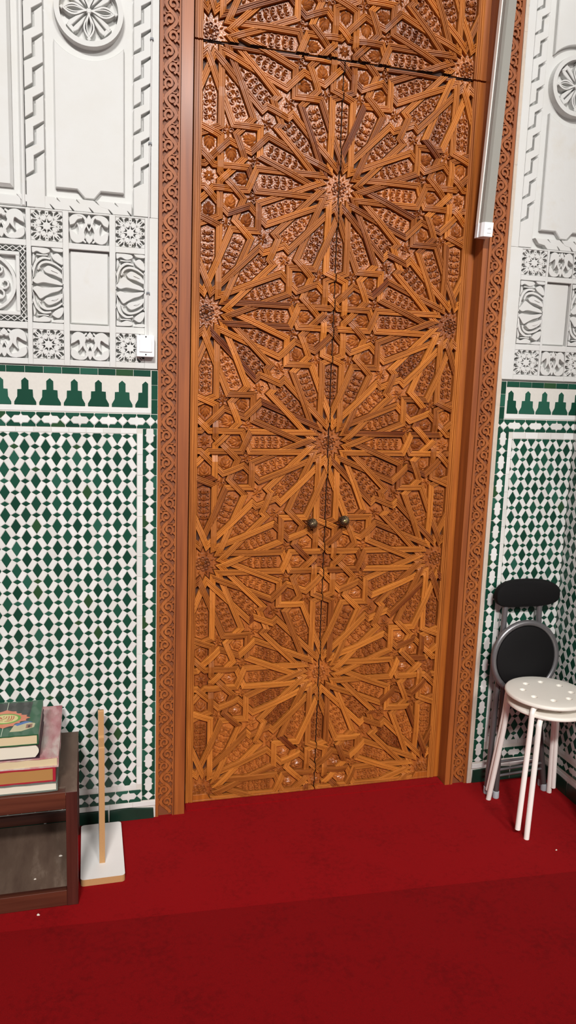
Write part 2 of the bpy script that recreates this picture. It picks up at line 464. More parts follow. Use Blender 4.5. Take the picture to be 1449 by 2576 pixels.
def dado(parent, origin, tr, u_end, R, side=False):
    """R: row heights / columns, tr: maps (u, v, z) to design coordinates"""
    def group(name, draw, mat=TILE, z0=0.054, z1=0.0725, bev=0.0005):
        mb = MB(); draw(lambda q, t: mb.block(q, z0, z1, bev, t))
        mk(name, mb, mat, parent, origin, xf=tr)
    mb = MB(); mb.block([(R['x0'], R['skirt']), (u_end, R['skirt']), (u_end, R['top']), (R['x0'], R['top'])], 0.046, 0.0705)
    mk('grout_bed', mb, GROUT, parent, origin, xf=tr)
    xe = R['xedge']
    def brick_course(add):
        bricks(add, R['x0'] + (0 if side else .0255), u_end, R['top'] - .023, R['top'] - .001, True, 0.062, GREEN)
        if not side: bricks(add, R['bt'], R['top'] - .001, R['x0'] + .001, R['x0'] + .0225, False, 0.05, GREEN)
    group('green_tile_course', brick_course)
    def merl(add):
        add([(R['x0'] + (.025 if not side else 0), R['mb'] - .02), (u_end, R['mb'] - .02), (u_end, R['mb'] - .0015), (R['x0'] + (.025 if not side else 0), R['mb'] - .0015)], .8)
        n = int((u_end - R['m0']) / R['mp']) + 1
        for i in range(n):
            merlon(add, R['m0'] + i * R['mp'], R['mb'], (R['mclip'], u_end))
    group('merlon_frieze', merl)
    group('upper_braid_border', lambda add: braid(add, R['x0'] + .001, u_end, (R['bt'] + R['bb']) / 2, R['bph'], True))
    group('white_tile_band', lambda add: (bricks(add, R['l0'], u_end, R['lt'] + .001, R['bb'] - .001, True, 0.06, WHITE),
                                          (None if side else bricks(add, R['lb'], R['lt'], xe, R['l0'] - .001, False, 0.075, WHITE)),
                                          bricks(add, R['l0'] if not side else R['x0'], u_end, R['lb'] - .019, R['lb'] - .001, True, 0.075, WHITE),
                                          bricks(add, R['x0'], u_end, R['skirt'] + .001, R['skirt'] + .02, True, 0.09, WHITE)))
    if not side:
        group('side_braid_border', lambda add: braid(add, R['lb2'], R['bb'], (R['x0'] + xe) / 2 + .001, R['vph'], False, 0.0985))
    group('lower_braid_border', lambda add: braid(add, (xe - .001) if not side else R['x0'], u_end, (R['lb'] - .02 + R['skirt'] + .02) / 2, R['bph'] + .03, True))
    group('diamond_lattice', lambda add: lattice(add, R['l0'], u_end, R['lb'], R['lt'], R['pu'], R['pv'], R.get('du', .0355)))
    # dark green skirting, chipped along its top
    def sk(add):
        u = R['x0'] + .004
        while u < u_end:
            n = min(u_end, u + rt.uniform(.16, .24)); g_ = rt.choice([0, 0, .004, .008])
            a = R['skirt'] - .002
            add([(u + .002 + g_, FLOOR), (n - .002 - g_ * .4, FLOOR), (n - .003, a - rt.uniform(.002, .012)), (u + (n - u) * .6, a), (u + .004, a - rt.uniform(.0, .01))], 0.5)
            u = n
    group('skirting_tile', sk, SKIRT, 0.05, 0.073, 0.001)
    mb = MB(); mb.block([(R['x0'], FLOOR), (u_end, FLOOR), (u_end, R['skirt'] - .001), (R['x0'], R['skirt'] - .001)], 0.046, 0.066)
    mk('skirting_mortar', mb, GROUT, parent, origin, xf=tr)

RLft = dict(x0=.687, xedge=.7405, top=1.227, bt=1.069, bb=1.0145, lt=.996, l0=.761, lb=-.386, lb2=-.455, skirt=-.482, mb=1.0915, m0=.731, mp=.0831, mclip=.722,
            bph=.7125, vph=1.04, pu=.797, pv=.945)
dado(WL, OL, lambda p: (-p[0], p[1], p[2]), 2.2, RLft)
RRgt = dict(x0=.708, xedge=.7585, top=1.238, bt=1.082, bb=1.0305, lt=1.003, l0=.777, lb=-.346, lb2=-.436, skirt=-.468, mb=1.106, m0=.756, mp=.0790, mclip=.742,
            bph=.733, vph=1.05, pu=.835, pv=.957, du=.0343)
dado(WR, OR_, lambda p: (p[0], p[1], p[2]), 1.0795, RRgt)
RSid = dict(RRgt); RSid.update(x0=.074, l0=.0745, m0=.1, mclip=.074, bph=.11, pu=.0745, du=.0355)
dado(WS, OS, lambda p: (1.08 - (p[2] - 0.054) * 0.6 - .002, p[1], p[0]), 2.4, RSid, True)
mb = MB(); mb.tube([(1.0705, FLOOR + .02, .0745), (1.0705, 1.245, .0745)], .0032, 6)
mk('corner_grout_line', mb, GROUT, WR, OR_)

# ------------------------------------------------------------------ stucco relief
G0, G1 = 0.046, 0.071
def geo_star(mb, x0, x1, y0, y1, z1=G1 - .001):
    cx, cy = (x0 + x1) / 2, (y0 + y1) / 2; rx, ry = (x1 - x0) / 2, (y1 - y0) / 2
    P = lambda r, a: (cx + rx * r * math.cos(a), cy + ry * r * math.sin(a))
    mb.block([P(.32 if k % 2 == 0 else .24, PI / 8 * k) for k in range(16)], G0, z1, .0015)
    for k in range(8):
        a = PI / 4 * k; b = a + PI / 8
        mb.ribbon([P(.28, a), P(.46, a)], .0055, G0, z1 - .001)
        mb.block([P(.35, b), P(.46, b - .30), P(.66, b - .27), P(.76, b), P(.66, b + .27), P(.46, b + .30)], G0, z1, .0015)
        m = min(1 / max(abs(math.cos(a)), abs(math.sin(a))), 1.18)
        mb.block([P(.60, a), P(.74, a - .10), P(.80 * m, a - .05), P(.80 * m, a + .05), P(.74, a + .10)], G0, z1, .001)
        for sg in (1, -1):
            mb.ribbon([P(.47, a), P(.70, a + sg * .17), P(.80 * m, a + sg * .30)], .0052, G0, z1)
            mb.ribbon([P(.70, a + sg * .14), P(.97 * m, a + sg * .05)], .0052, G0, z1)
    for sx in (-1, 1):
        for sy in (-1, 1):
            mb.block([(cx + sx * rx * .99, cy + sy * ry * .99), (cx + sx * rx * .70, cy + sy * ry * .99), (cx + sx * rx * .80, cy + sy * ry * .80), (cx + sx * rx * .99, cy + sy * ry * .70)], G0, z1, .0015)
    for k in range(4):
        a = PI / 2 * k
        for t in ([(-.62, .99), (-.30, .99), (-.44, .80)], [(.62, .99), (.30, .99), (.44, .80)], [(-.16, .99), (.16, .99), (0, .86)]):
            mb.block([(cx + rx * (u * math.cos(a) - v * math.sin(a)), cy + ry * (u * math.sin(a) + v * math.cos(a))) for u, v in t], G0, z1, .001)
def U(x0, x1, y0, y1, fx=False, fy=False):
    def f(p):
        u, v = p[0], p[1]
        if fx: u = 1 - u
        if fy: v = 1 - v
        return (x0 + (x1 - x0) * u, y0 + (y1 - y0) * v)
    return f
def rib(mb, f, ctrl, wd, z1=G1, z0=G0):
    mb.ribbon(spline([f(c) for c in ctrl], 5), wd, z0, z1)
def lobe(mb, f, cx, cy, r, z1=G1, z0=G0, sq=1.0):
    mb.block([f((cx + r * math.cos(a * PI / 6), cy + r * sq * math.sin(a * PI / 6))) for a in range(12)], z0, z1, .003)
def leafpoly(mb, f, pts, z1=G1, z0=G0):
    c = spline([*pts, pts[0]], 4)[:-1]
    mb.block([f(p) for p in c], z0, z1, .0012)
def palmette(mb, x0, x1, y0, y1, fy=False):
    s = (x1 - x0)
    for fx in (False, True):
        f = U(x0, x1, y0, y1, fx, fy)
        leafpoly(mb, f, [(.02, .55), (.05, .85), (.18, .98), (.34, .92), (.40, .72), (.30, .45), (.20, .30), (.24, .52), (.22, .70), (.12, .62)])
        rib(mb, f, [(.42, .95), (.33, .80), (.36, .5), (.44, .28), (.36, .08), (.22, .04)], lambda t: s * (.05 + .05 * math.sin(PI * t)))
        leafpoly(mb, f, [(.03, .40), (.02, .18), (.12, .04), (.30, .02), (.34, .14), (.22, .20), (.14, .34)])
        rib(mb, f, [(.5, .55), (.45, .4), (.40, .22)], s * .045)
        lobe(mb, f, .44, .78, .055, sq=1.3)
    f = U(x0, x1, y0, y1, False, fy)
    leafpoly(mb, f, [(.5, .99), (.42, .86), (.5, .76), (.58, .86)])
    leafpoly(mb, f, [(.5, .36), (.44, .2), (.5, .02), (.56, .2)])
def arabesque(mb, x0, x1, y0, y1):
    s = x1 - x0; ym = (y0 + y1) / 2
    for fy in (False, True):
        f = U(x0, x1, ym if not fy else y0, y1 if not fy else ym, False, fy)
        leafpoly(mb, f, [(.01, .10), (.16, .03), (.36, .07), (.62, .05), (.97, .02), (.86, .13), (.62, .20), (.42, .29), (.26, .36), (.14, .24)])
        leafpoly(mb, f, [(.36, .42), (.46, .33), (.70, .28), (.97, .20), (.92, .36), (.72, .47), (.52, .52)])
        rib(mb, f, [(.03, .20), (.07, .42), (.16, .60), (.36, .72), (.60, .70)], lambda t: s * (.07 + .05 * math.sin(PI * t)))
        rib(mb, f, [(.20, .40), (.28, .55), (.48, .62), (.74, .57), (.98, .44)], lambda t: s * (.06 + .05 * math.sin(PI * t)))
        leafpoly(mb, f, [(.62, .78), (.72, .67), (.98, .56), (.97, .74), (.82, .86)])
        leafpoly(mb, f, [(.02, .98), (.04, .83), (.18, .88), (.38, .82), (.58, .88), (.54, .96), (.30, .98)])
        leafpoly(mb, f, [(.62, .985), (.72, .91), (.98, .90), (.98, .985)])
        leafpoly(mb, f, [(.02, .50), (.07, .58), (.12, .72), (.05, .80)])
        rib(mb, f, [(.16, .80), (.34, .79), (.52, .80)], s * .055)
        lobe(mb, f, .24, .44, .045, sq=.7)
        leafpoly(mb, f, [(.60, .40), (.70, .36), (.84, .33), (.74, .40)], z1=G1 + .002)
        rib(mb, f, [(.99, .06), (.975, .3), (.985, .52)], s * .035)
        rib(mb, f, [(.012, .02), (.03, .3), (.012, .5)], s * .03)
def medallion(mb, cx, cy, ro, ri):
    n = 56
    A = lambda r, a: (cx + r * math.cos(a), cy + r * math.sin(a))
    mb.ribbon([A((ro + ri) / 2, 2 * PI * k / n) for k in range(n)], ro - ri, G0, G1 + .009, close=True, sharp=.86)
    z1 = G1 + .002
    for k in range(4):
        a = PI / 2 * k
        for wd, rr, th in ((.40, .94, .010), (.22, .86, .006)):
            for sg in (1, -1):
                mb.ribbon([A(ri * (.08 + rr * .86 * t), a + sg * wd * math.sin(PI * t) * (1 - .35 * t)) for t in [i / 9 for i in range(10)]], ri * th * 8, G0, z1)
        b = a + PI / 4
        for sg in (1, -1):
            mb.block([A(ri * .16, b + sg * .30), A(ri * .30, b + sg * .10), A(ri * .74, b + sg * .045), A(ri * .92, b + sg * .05), A(ri * .9, b + sg * .2), A(ri * .76, b + sg * .28), A(ri * .5, b + sg * .33)], G0, z1 - .001, .002)
        mb.block([A(ri * .80, b - .06), A(ri * .80, b + .06), A(ri * .95, b + .2), A(ri * .95, b - .2)], G0, z1 - .001, .001)
        mb.block([A(ri * .86, a), A(ri * .93, a - .09), A(ri * 1.02, a), A(ri * .93, a + .09)], G0, z1 + .002, .002)
    lobe(mb, lambda p: p, cx, cy, ri * .10, z1)

def stucco(parent, origin, sgn, cols, u_end, dy, dx, cxm, full):
    tr = lambda p: (sgn * p[0], p[1], p[2])
    def out(name, mb): mk(name, mb, STUCCO, parent, origin, xf=tr)
    yb0, yb1, ym0, ym1, yt0, yt1 = [v + dy for v in (1.252, 1.352, 1.375, 1.628, 1.648, 1.747)]
    base = 1.2315 + dy
    xm = cols[0][0]
    # raised frame of the carved field
    mb = MB(.0006)
    ye = yt1 + .006
    mb.block([(.689 + (.014 if sgn > 0 else 0), base), (xm, base), (xm, ye), (.689 + (.014 if sgn > 0 else 0), ye)], G0, G1, .0015)
    mb.block([(.689 + (.014 if sgn > 0 else 0), ye), (.7150 + dx, ye), (.7150 + dx, 3.2), (.689 + (.014 if sgn > 0 else 0), 3.2)], G0, G1, .0015)
    edges = [c for c in cols]
    for a, b in zip(edges, edges[1:]):
        mb.block([(a[1], base), (b[0], base), (b[0], yt1 + .006), (a[1], yt1 + .006)], G0, G1, .0015)
    for a in edges:
        for p, q in ((base, yb0), (yb1, ym0), (ym1, yt0), (yt1, yt1 + .006)):
            mb.block([(a[0], p), (min(a[1], u_end), p), (min(a[1], u_end), q), (a[0], q)], G0, G1, .0015)
    out('stucco_frame', mb)
    for i, c in enumerate(cols):
        x0, x1 = c[0], min(c[1], u_end)
        cut = c[1] > u_end
        if x1 - x0 < .02: continue
        mb = MB(.0006)
        X1 = c[1]
        if i in (0, 2):
            for y0, y1 in ((yb0, yb1), (yt0, yt1)): geo_star(mb, x0, X1, y0, y1)
            if cut: mb = clipx(mb, u_end)
            out('geometric_panel', mb)
            mb = MB(.0006); arabesque(mb, x0, X1, ym0, ym1) if sgn > 0 else arabesque_flip(mb, x0, X1, ym0, ym1)
            if cut: mb = clipx(mb, u_end)
            out('arabesque_panel', mb)
        elif i == 1:
            palmette(mb, x0, x1, yb0, yb1); palmette(mb, x0, x1, yt0, yt1, fy=(sgn < 0))
            out('palmette_panel', mb)
            mb = MB(.0006); mb.block([(x0 + .004, ym0 + .004), (x1 - .004, ym0 + .004), (x1 - .004, ym1 - .004), (x0 + .004, ym1 - .004)], G0, G0 + .012, .003)
            out('plain_panel', mb)
        else:
            xa = x0 + .16
            for y0, y1 in ((yb0, yb1), (yt0, yt1)):
                palmette(mb, x0 + .001, xa - .004, y0, y1); palmette(mb, xa, xa + .15, y0, y1)
            out('palmette_panel', mb)
            mb = MB(.0006)   # square with a lattice border round a shell roundel
            bx0, bx1 = x0, x0 + .26
            for a in range(12):
                for sg in (1, -1):
                    yy = ym0 + (ym1 - ym0) * (a + .5) / 12
                    h = (ym1 - ym0) / 24
                    for xb in (bx0 + .004, bx1 - .02):
                        mb.ribbon([(xb, yy - sg * h), (xb + .016, yy + sg * h)], .0034, G0, G1)
                    w2 = .26 / 24; xx = bx0 + .26 * (a + .5) / 12
                    for yb_ in (ym0 + .003, ym1 - .019):
                        mb.ribbon([(xx - sg * w2, yb_), (xx + sg * w2, yb_ + .016)], .0034, G0, G1)
            fx0, fx1, fy0, fy1 = bx0 + .022, bx1 - .022, ym0 + .021, ym1 - .021
            for p in ([(fx0, fy0), (fx1, fy0), (fx1, fy0 + .013), (fx0, fy0 + .013)], [(fx0, fy1 - .013), (fx1, fy1 - .013), (fx1, fy1), (fx0, fy1)],
                      [(fx0, fy0 + .013), (fx0 + .013, fy0 + .013), (fx0 + .013, fy1 - .013), (fx0, fy1 - .013)], [(fx1 - .013, fy0 + .013), (fx1, fy0 + .013), (fx1, fy1 - .013), (fx1 - .013, fy1 - .013)]):
                mb.block(p, G0, G1 - .001, .002)
            cx, cy = (fx0 + fx1) / 2, (fy0 + fy1) / 2; R_ = (fy1 - fy0) / 2 - .014
            mb.ribbon([(cx + R_ * math.cos(2 * PI * k / 40), cy + R_ * math.sin(2 * PI * k / 40)) for k in range(40)], .014, G0, G1, close=True)
            for k in range(4):
                for sg in (1, -1):
                    a0 = PI / 2 * k + PI / 4 * (sg > 0)
                    r = R_ * .62
                    c0 = (cx + r * math.cos(a0), cy + r * math.sin(a0))
                    mb.ribbon([(c0[0] + R_ * (.26 - .022 * q) * math.cos(a0 + PI + sg * q * .62), c0[1] + R_ * (.26 - .022 * q) * math.sin(a0 + PI + sg * q * .62)) for q in range(11)], .0085, G0, G1)
            mb.block([(cx + .02 * math.cos(k), cy + .02 * math.sin(k)) for k in [i * PI / 4 for i in range(8)]], G0, G1, .004)
            out('roundel_panel', mb)
            mb = MB(.0006); arabesque(mb, bx1 + .02, bx1 + .12, ym0, ym1); out('arabesque_panel', mb)
    # upper field: interlocking key pattern, raised panel, roundel
    mb = MB(.0006)
    def zcol(ua, ub, y0, y1, per, up):
        n = int((y1 - y0) / per) + 1
        um = (ua + ub) / 2
        g = .0042
        # slots fall towards larger u on the left wall and towards smaller u on the right
        a, b = (ua, ub) if up else (ub, ua)
        sg = 1 if b > a else -1
        def slot(y, s):
            return [(a, y + .083 * per / .088 + s * g), (um + sg * s * g, y + .062 * per / .088 + s * g), (um + sg * s * g, y + .018 * per / .088 + s * g), (b, y + s * g)]
        for i in range(n):
            y = y0 + i * per
            lo = slot(y, 1); hi = slot(y + per, -1)
            lo = [(p[0], p[1]) for p in lo]; hi = [(p[0], p[1]) for p in hi]
            mb.block(lo + hi[::-1], G0, G1, .0015)
        lo0 = slot(y0, -1)
        mb.block([(b, y0 - .097), (a, y0 - .097)] + lo0, G0, G1, .0015)
    top = 3.0
    zcol(.716 + dx, .774 + dx, 1.852 + dy, top, .0855, sgn < 0)
    if full: zcol(1.068, 1.128, 1.852 + dy, top, .0905, sgn < 0)
    # key pattern turned along the foot
    g = .0036
    ks = (lambda k: -1.100 + .0645 * k) if sgn < 0 else (lambda k: .806 + .0600 * k)
    def hslot(k, sh): return [(ks(k) + sh, 1.794 + dy), (ks(k) + .018 + sh, 1.777 + dy - sh), (ks(k) + .045 + sh, 1.772 + dy - sh), (ks(k) + .060 + sh, 1.754 + dy)]
    for k in range(-1 if sgn < 0 else 0, 5):
        lo = hslot(k, g); hi = hslot(k + 1, -g)
        q = [(sgn * x, y) for x, y in lo + hi[::-1]]
        q = cliprect(q, .78 + dx, u_end, 0, 5)
        if len(q) > 2: mb.block(q, G0, G1 - .001, .0012)
    out('key_pattern_border', mb)
    mb = MB(.0006)
    cy = 2.39 + dy if sgn < 0 else 2.388
    hw_ = cxm - .806 - dx if full else cxm - (.833)
    x0p, x1p = cxm - hw_, min(cxm + hw_, u_end)
    rr = .150
    ah = math.acos(min(1, hw_ / rr))
    arc = [(cxm + rr * math.cos(t), cy + rr * math.sin(t)) for t in [-ah - (PI - 2 * ah) * i / 20 for i in range(21)]]
    py = 1.826 + dy
    low = [(cxm - hw_, arc[-1][1]), (cxm - hw_, py), (cxm - .036, py), (cxm - .013, py - .028), (cxm + .017, py - .028), (cxm + .043, py), (cxm + hw_, py), (cxm + hw_, arc[0][1])] + arc[1:-1]
    mb.block(cliprect(low, 0, u_end, 0, 5), G0, G1 - .003, .003)
    arc2 = [(p[0], 2 * cy - p[1]) for p in arc]
    up_ = [(cxm + hw_, arc2[0][1]), (cxm + hw_, top), (cxm - hw_, top), (cxm - hw_, arc2[-1][1])] + arc2[1:-1][::-1]
    mb.block(cliprect(up_, 0, u_end, 0, 5), G0, G1 - .003, .003)
    out('raised_panel', mb)
    mb = MB(.0006); medallion(mb, cxm, cy, .113, .0935)
    if not full: mb = clipx(mb, u_end)
    out('roundel', mb)
    if full:
        mb = MB(.0006)
        mb.block([(1.131, 1.756 + dy), (1.145, 1.756 + dy), (1.145, 3.1), (1.131, 3.1)], G0, G1 + .002, .004)
        mb.block([(1.170, 1.815 + dy), (1.8, 1.815 + dy), (1.8, 3.1), (1.170, 3.1)], G0, G1 - .004, .010)
        mb.block([(1.145, 1.756 + dy), (1.8, 1.756 + dy), (1.8, 1.79 + dy), (1.145, 1.79 + dy)], G0, G1 - .003, .004)
        out('outer_panel', mb)
def arabesque_flip(mb, x0, x1, y0, y1):
    t = MB(); arabesque(t, 0, x1 - x0, y0, y1)
    o = len(mb.v)
    for v in t.v: mb.vert((x1 - v[0], v[1], v[2]))
    for f in t.f: mb.face([o + i for i in f][::-1])
def clipx(mb, ux):
    bm = bmesh.new(); vs = [bm.verts.new(v) for v in mb.v]
    for f in mb.f:
        try: bm.faces.new([vs[i] for i in f])
        except ValueError: pass
    bmesh.ops.bisect_plane(bm, geom=bm.verts[:] + bm.edges[:] + bm.faces[:], plane_co=(ux, 0, 0), plane_no=(1, 0, 0), clear_outer=True)
    r = MB(); bm.verts.index_update()
    for v in bm.verts: r.vert(v.co[:])
    for f in bm.faces: r.face([v.index for v in f.verts])
    bm.free(); return r
stucco(WL, OL, -1, [(.735, .836), (.857, .993), (1.013, 1.117), (1.133, 1.9)], 2.4, 0.0, 0.0, .920, True)
stucco(WR, OR_, 1, [(.759, .872), (.882, .995), (.999, 1.11)], 1.079, .014, .022, .938, False)

# ================================================================== THE DOOR: strapwork of sixteen-point stars
A = 0.968
d = 0.0405; HW = 0.0116
c8, s8 = math.cos(PI / 8), math.sin(PI / 8)
r2 = math.sqrt(2)
a_ = (0.5 - r2 * d) / (c8 + s8)
T8 = math.tan(PI / 8)
def rot(p, t): return (p[0] * math.cos(t) - p[1] * math.sin(t), p[0] * math.sin(t) + p[1] * math.cos(t))
def mirP(p): return (0.5 - p[1], 0.5 - p[0])
Cst = lambda k: rot((d / math.cos(PI * 5 / 16), 0), PI / 16 * (2 * k + 3))        # corner ending L_k^+
V0 = (a_ - T8 * d, d); U0 = (a_ + T8 * d, d); U0m = (U0[0], -d)
V1p = rot(V0, PI / 8); V1m = rot((V0[0], -V0[1]), PI / 8)
def onray(t): return (a_ + t * s8, t * c8)
G1p = onray(0.5 * 0 + (r2 and ((0.5 - r2 * d) - a_) / (c8 + s8)))
G2p = onray((0.5 + r2 * d - a_) / (c8 + s8))
cm = (a_ * c8, 0.5 - a_ * c8)
m_ = r2 * d
u1 = -m_ / r2; v1 = -u1 * T8
def dv(u, v): return (0.25 + (u - v) / r2, 0.25 + (u + v) / r2)
A1 = dv(u1, d); A2 = dv(u1, v1); A3 = dv(-u1, -v1); A4 = dv(-u1, -d)
segs0 = []
segs0.append((Cst(0), V0)); segs0.append((Cst(1), V1p)); segs0.append((Cst(2), A1))
mL = lambda p: (p[1], p[0])
# lower side lines of petals 1 and 2 come from mirror images below
segs0.append((Cst(-1), rot(V0, -PI / 8)))
segs0.append((V0, U0m))
segs0.append((V1p, mirP(G2p)))
segs0.append((V1m, cm))
segs0.append((U0, (0.5 - T8 * d, d)))
segs0.append(((0.5 - T8 * d, d), (0.5 + G1p[1], 0.5 - G1p[0])))
segs0.append((G1p, G2p))
segs0.append((A1, A2)); segs0.append((A2, A3))
def d4(p):
    x, y = p
    return [(x, y), (-x, y), (x, -y), (-x, -y), (y, x), (-y, x), (y, -x), (-y, -x)]
K5 = lambda p: (round(p[0] * 20000), round(p[1] * 20000))
segd = {}
centres = [(0, k) for k in range(-1, 5)] + [(s_ * 0.5, k + 0.5) for s_ in (-1, 1) for k in range(-1, 4)] + [(s_, k) for s_ in (-1, 1) for k in range(-1, 5)]
YTOP = 2.97 / A
for (ox, oy) in centres:
    for p, q in segs0:
        for P, Q in zip(d4(p), d4(q)):
            P = (P[0] + ox, P[1] + oy); Q = (Q[0] + ox, Q[1] + oy)
            if max(P[0], Q[0]) < -.62 or min(P[0], Q[0]) > .62 or max(P[1], Q[1]) < -.66 or min(P[1], Q[1]) > YTOP + .1: continue
            k = tuple(sorted((K5(P), K5(Q))))
            if k[0] != k[1]: segd.setdefault(k, (P, Q))
segs = list(segd.values())
node = {}
for i, (P, Q) in enumerate(segs):
    node.setdefault(K5(P), []).append((i, 0)); node.setdefault(K5(Q), []).append((i, 1))
# crossings
cross = []; onseg = [[] for _ in segs]
bb = [(min(P[0], Q[0]), max(P[0], Q[0]), min(P[1], Q[1]), max(P[1], Q[1])) for P, Q in segs]
for i in range(len(segs)):
    P, Q = segs[i]; bi = bb[i]; dx1, dy1 = Q[0] - P[0], Q[1] - P[1]
    for j in range(i + 1, len(segs)):
        bj = bb[j]
        if bi[1] < bj[0] or bj[1] < bi[0] or bi[3] < bj[2] or bj[3] < bi[2]: continue
        X, Y = segs[j]; dx2, dy2 = Y[0] - X[0], Y[1] - X[1]
        den = dx1 * dy2 - dy1 * dx2
        if abs(den) < 1e-12: continue
        t = ((X[0] - P[0]) * dy2 - (X[1] - P[1]) * dx2) / den; u = ((X[0] - P[0]) * dy1 - (X[1] - P[1]) * dx1) / den
        if 1e-3 < t < 1 - 1e-3 and 1e-3 < u < 1 - 1e-3:
            c = len(cross); cross.append((i, j)); onseg[i].append((t, c)); onseg[j].append((u, c))
for L in onseg: L.sort()
# weave: alternate over / under along every strand
def nxt(i, end):
    P = segs[i][end]; L = [e for e in node[K5(P)] if e[0] != i]
    return L[0] if len(L) == 1 else None
adj = [[] for _ in cross]
for i in range(len(segs)):
    L = onseg[i]
    for (t1, c1), (t2, c2) in zip(L, L[1:]): adj[c1].append((c2, i, i)); adj[c2].append((c1, i, i))
    for end in (0, 1):
        if not L: continue
        c0 = L[0][1] if end == 0 else L[-1][1]
        k, e = i, end
        for _ in range(6):
            r = nxt(k, e)
            if r is None: break
            k, st = r; e = 1 - st
            M_ = onseg[k]
            if M_:
                c1 = M_[0][1] if st == 0 else M_[-1][1]
                adj[c0].append((c1, i, k)); break
over = [None] * len(cross)
for s0 in range(len(cross)):
    if over[s0] is not None: continue
    over[s0] = cross[s0][0]; st = [s0]
    while st:
        c = st.pop()
        for c2, i, k in adj[c]:
            is_over = (over[c] == i)
            want = (cross[c2][1] if cross[c2][0] == k else cross[c2][0]) if is_over else k
            if over[c2] is None: over[c2] = want; st.append(c2)
PROF = [(-1, -.0215), (-1, -.0016), (-.90, 0), (-.66, 0), (-.60, -.0030), (-.51, -.0030), (-.45, -.0003), (-.17, -.0003), (-.10, -.0050), (.10, -.0050), (.17, -.0003), (.45, -.0003), (.51, -.0030), (.60, -.0030), (.66, 0), (.90, 0), (1, -.0016), (1, -.0215)]
WH = 0.0032
strap = MB()
rs = random.Random(11)
for i, (P, Q) in enumerate(segs):
    L = math.hypot(Q[0] - P[0], Q[1] - P[1]); ux, uy = (Q[0] - P[0]) / L, (Q[1] - P[1]) / L
    nx, ny = -uy, ux
    def mitre(end):
        r = nxt(i, end)
        if r is None: return 0.0
        k, e = r; X = segs[k][e]; Y = segs[k][1 - e]
        l2 = math.hypot(Y[0] - X[0], Y[1] - X[1]); vx, vy = (Y[0] - X[0]) / l2, (Y[1] - X[1]) / l2
        if end == 1: tx, ty = ux - vx, uy - vy   # incoming dir and outgoing dir
        else: tx, ty = -ux - vx, -uy - vy
        # bisector plane direction
        bx, by = (ux if end == 0 else -ux) + vx, (uy if end == 0 else -uy) + vy
        bl = math.hypot(bx, by)
        if bl < 1e-6: return 0.0
        bx, by = bx / bl, by / bl
        den = bx * nx + by * ny
        if abs(den) < 0.05: return 0.0
        return (bx * ux + by * uy) / den      # shift along the strap per unit across
    m0, m1 = mitre(0), mitre(1)
    st = [(0.0, 0.0, m0)]
    C = [(t * L, WH if over[c] == i else -WH) for t, c in onseg[i]]
    for q, (s_, z_) in enumerate(C):
        pv = C[q - 1][0] if q else 0.0; nx_ = C[q + 1][0] if q < len(C) - 1 else L
        f1 = min(.016, .35 * (s_ - pv)); f2 = min(.016, .35 * (nx_ - s_))
        st.append((s_ - f1, z_, None)); st.append((s_ + f2, z_, None))
    st.append((L, 0.0, m1))
    tone = max(0, min(1, rs.gauss(0.55, 0.22)))
    rnd = rs.random() * 20
    rows = []
    for (s_, z_, mt) in st:
        row = []
        for (pu, pz) in PROF:
            w_ = pu * HW
            if mt is not None: sh = mt * w_
            else:
                sh = 0.0
                lo = m0 * w_; hi = L + m1 * w_
                if s_ < lo + .0004: sh = lo + .0004 - s_
                if s_ > hi - .0004: sh = hi - .0004 - s_
            x = P[0] + ux * (s_ + sh) + nx * w_; y = P[1] + uy * (s_ + sh) + ny * w_
            row.append(strap.vert((x, y * A, pz + (z_ if pz > -.02 else 0)), (w_ + rnd, s_ + sh + rnd, rnd)))
        rows.append(row)
    for r0, r1 in zip(rows, rows[1:]):
        for k in range(len(PROF) - 1): strap.face((r0[k], r1[k], r1[k + 1], r0[k + 1])[::-1], tone)

# recess faces between the straps
pts = {}; adjn = {}
def addn(p):
    k = K5(p); pts.setdefault(k, p); return k
for i, (P, Q) in enumerate(segs):
    ks = [addn(P)] + [addn((P[0] + (Q[0] - P[0]) * t, P[1] + (Q[1] - P[1]) * t)) for t, c in onseg[i]] + [addn(Q)]
    for a, b in zip(ks, ks[1:]):
        if a != b: adjn.setdefault(a, set()).add(b); adjn.setdefault(b, set()).add(a)
order = {k: sorted(v, key=lambda q: math.atan2(pts[q][1] - pts[k][1], pts[q][0] - pts[k][0])) for k, v in adjn.items()}
seen = set(); faces = []
for a in order:
    for b in order[a]:
        if (a, b) in seen: continue
        loop = []; p, q = a, b; ok = True
        while (p, q) not in seen:
            seen.add((p, q)); loop.append(p)
            o_ = order[q]; k = o_.index(p); r_ = o_[(k - 1) % len(o_)]
            p, q = q, r_
            if len(loop) > 60: ok = False; break
        if ok:
            poly = [pts[k] for k in loop]
            if parea(poly) > 0: faces.append(poly)
inl = MB(.0003); ri_ = random.Random(5)
ZI = -.0135; ZR = -.0050
def curl(x, y, a0, r0, turns, sgn, tone, wd=.0070, n=10):
    P_ = []
    for q in range(n):
        t = q / (n - 1); an = a0 + sgn * turns * 2 * PI * t; r = r0 * (1 - .72 * t)
        P_.append((x + r * math.cos(an), (y + r * math.sin(an)) * A))
    inl.ribbon(P_, lambda t: wd * (.45 + .75 * t), ZI, ZR, tone, sharp=.35)
    e_ = P_[-1]
    inl.lathe([(wd * .62, 0), (wd * .55, .0035), (wd * .3, .0068), (.0002, .0075)], (e_[0], e_[1], ZI), 'z', 9, tone)
def lf(x, y, an, ln, wd, tone, bend=0): inl.leaf(x, y * A, an, ln, wd, ZI, ZR + .001, bend, tone)
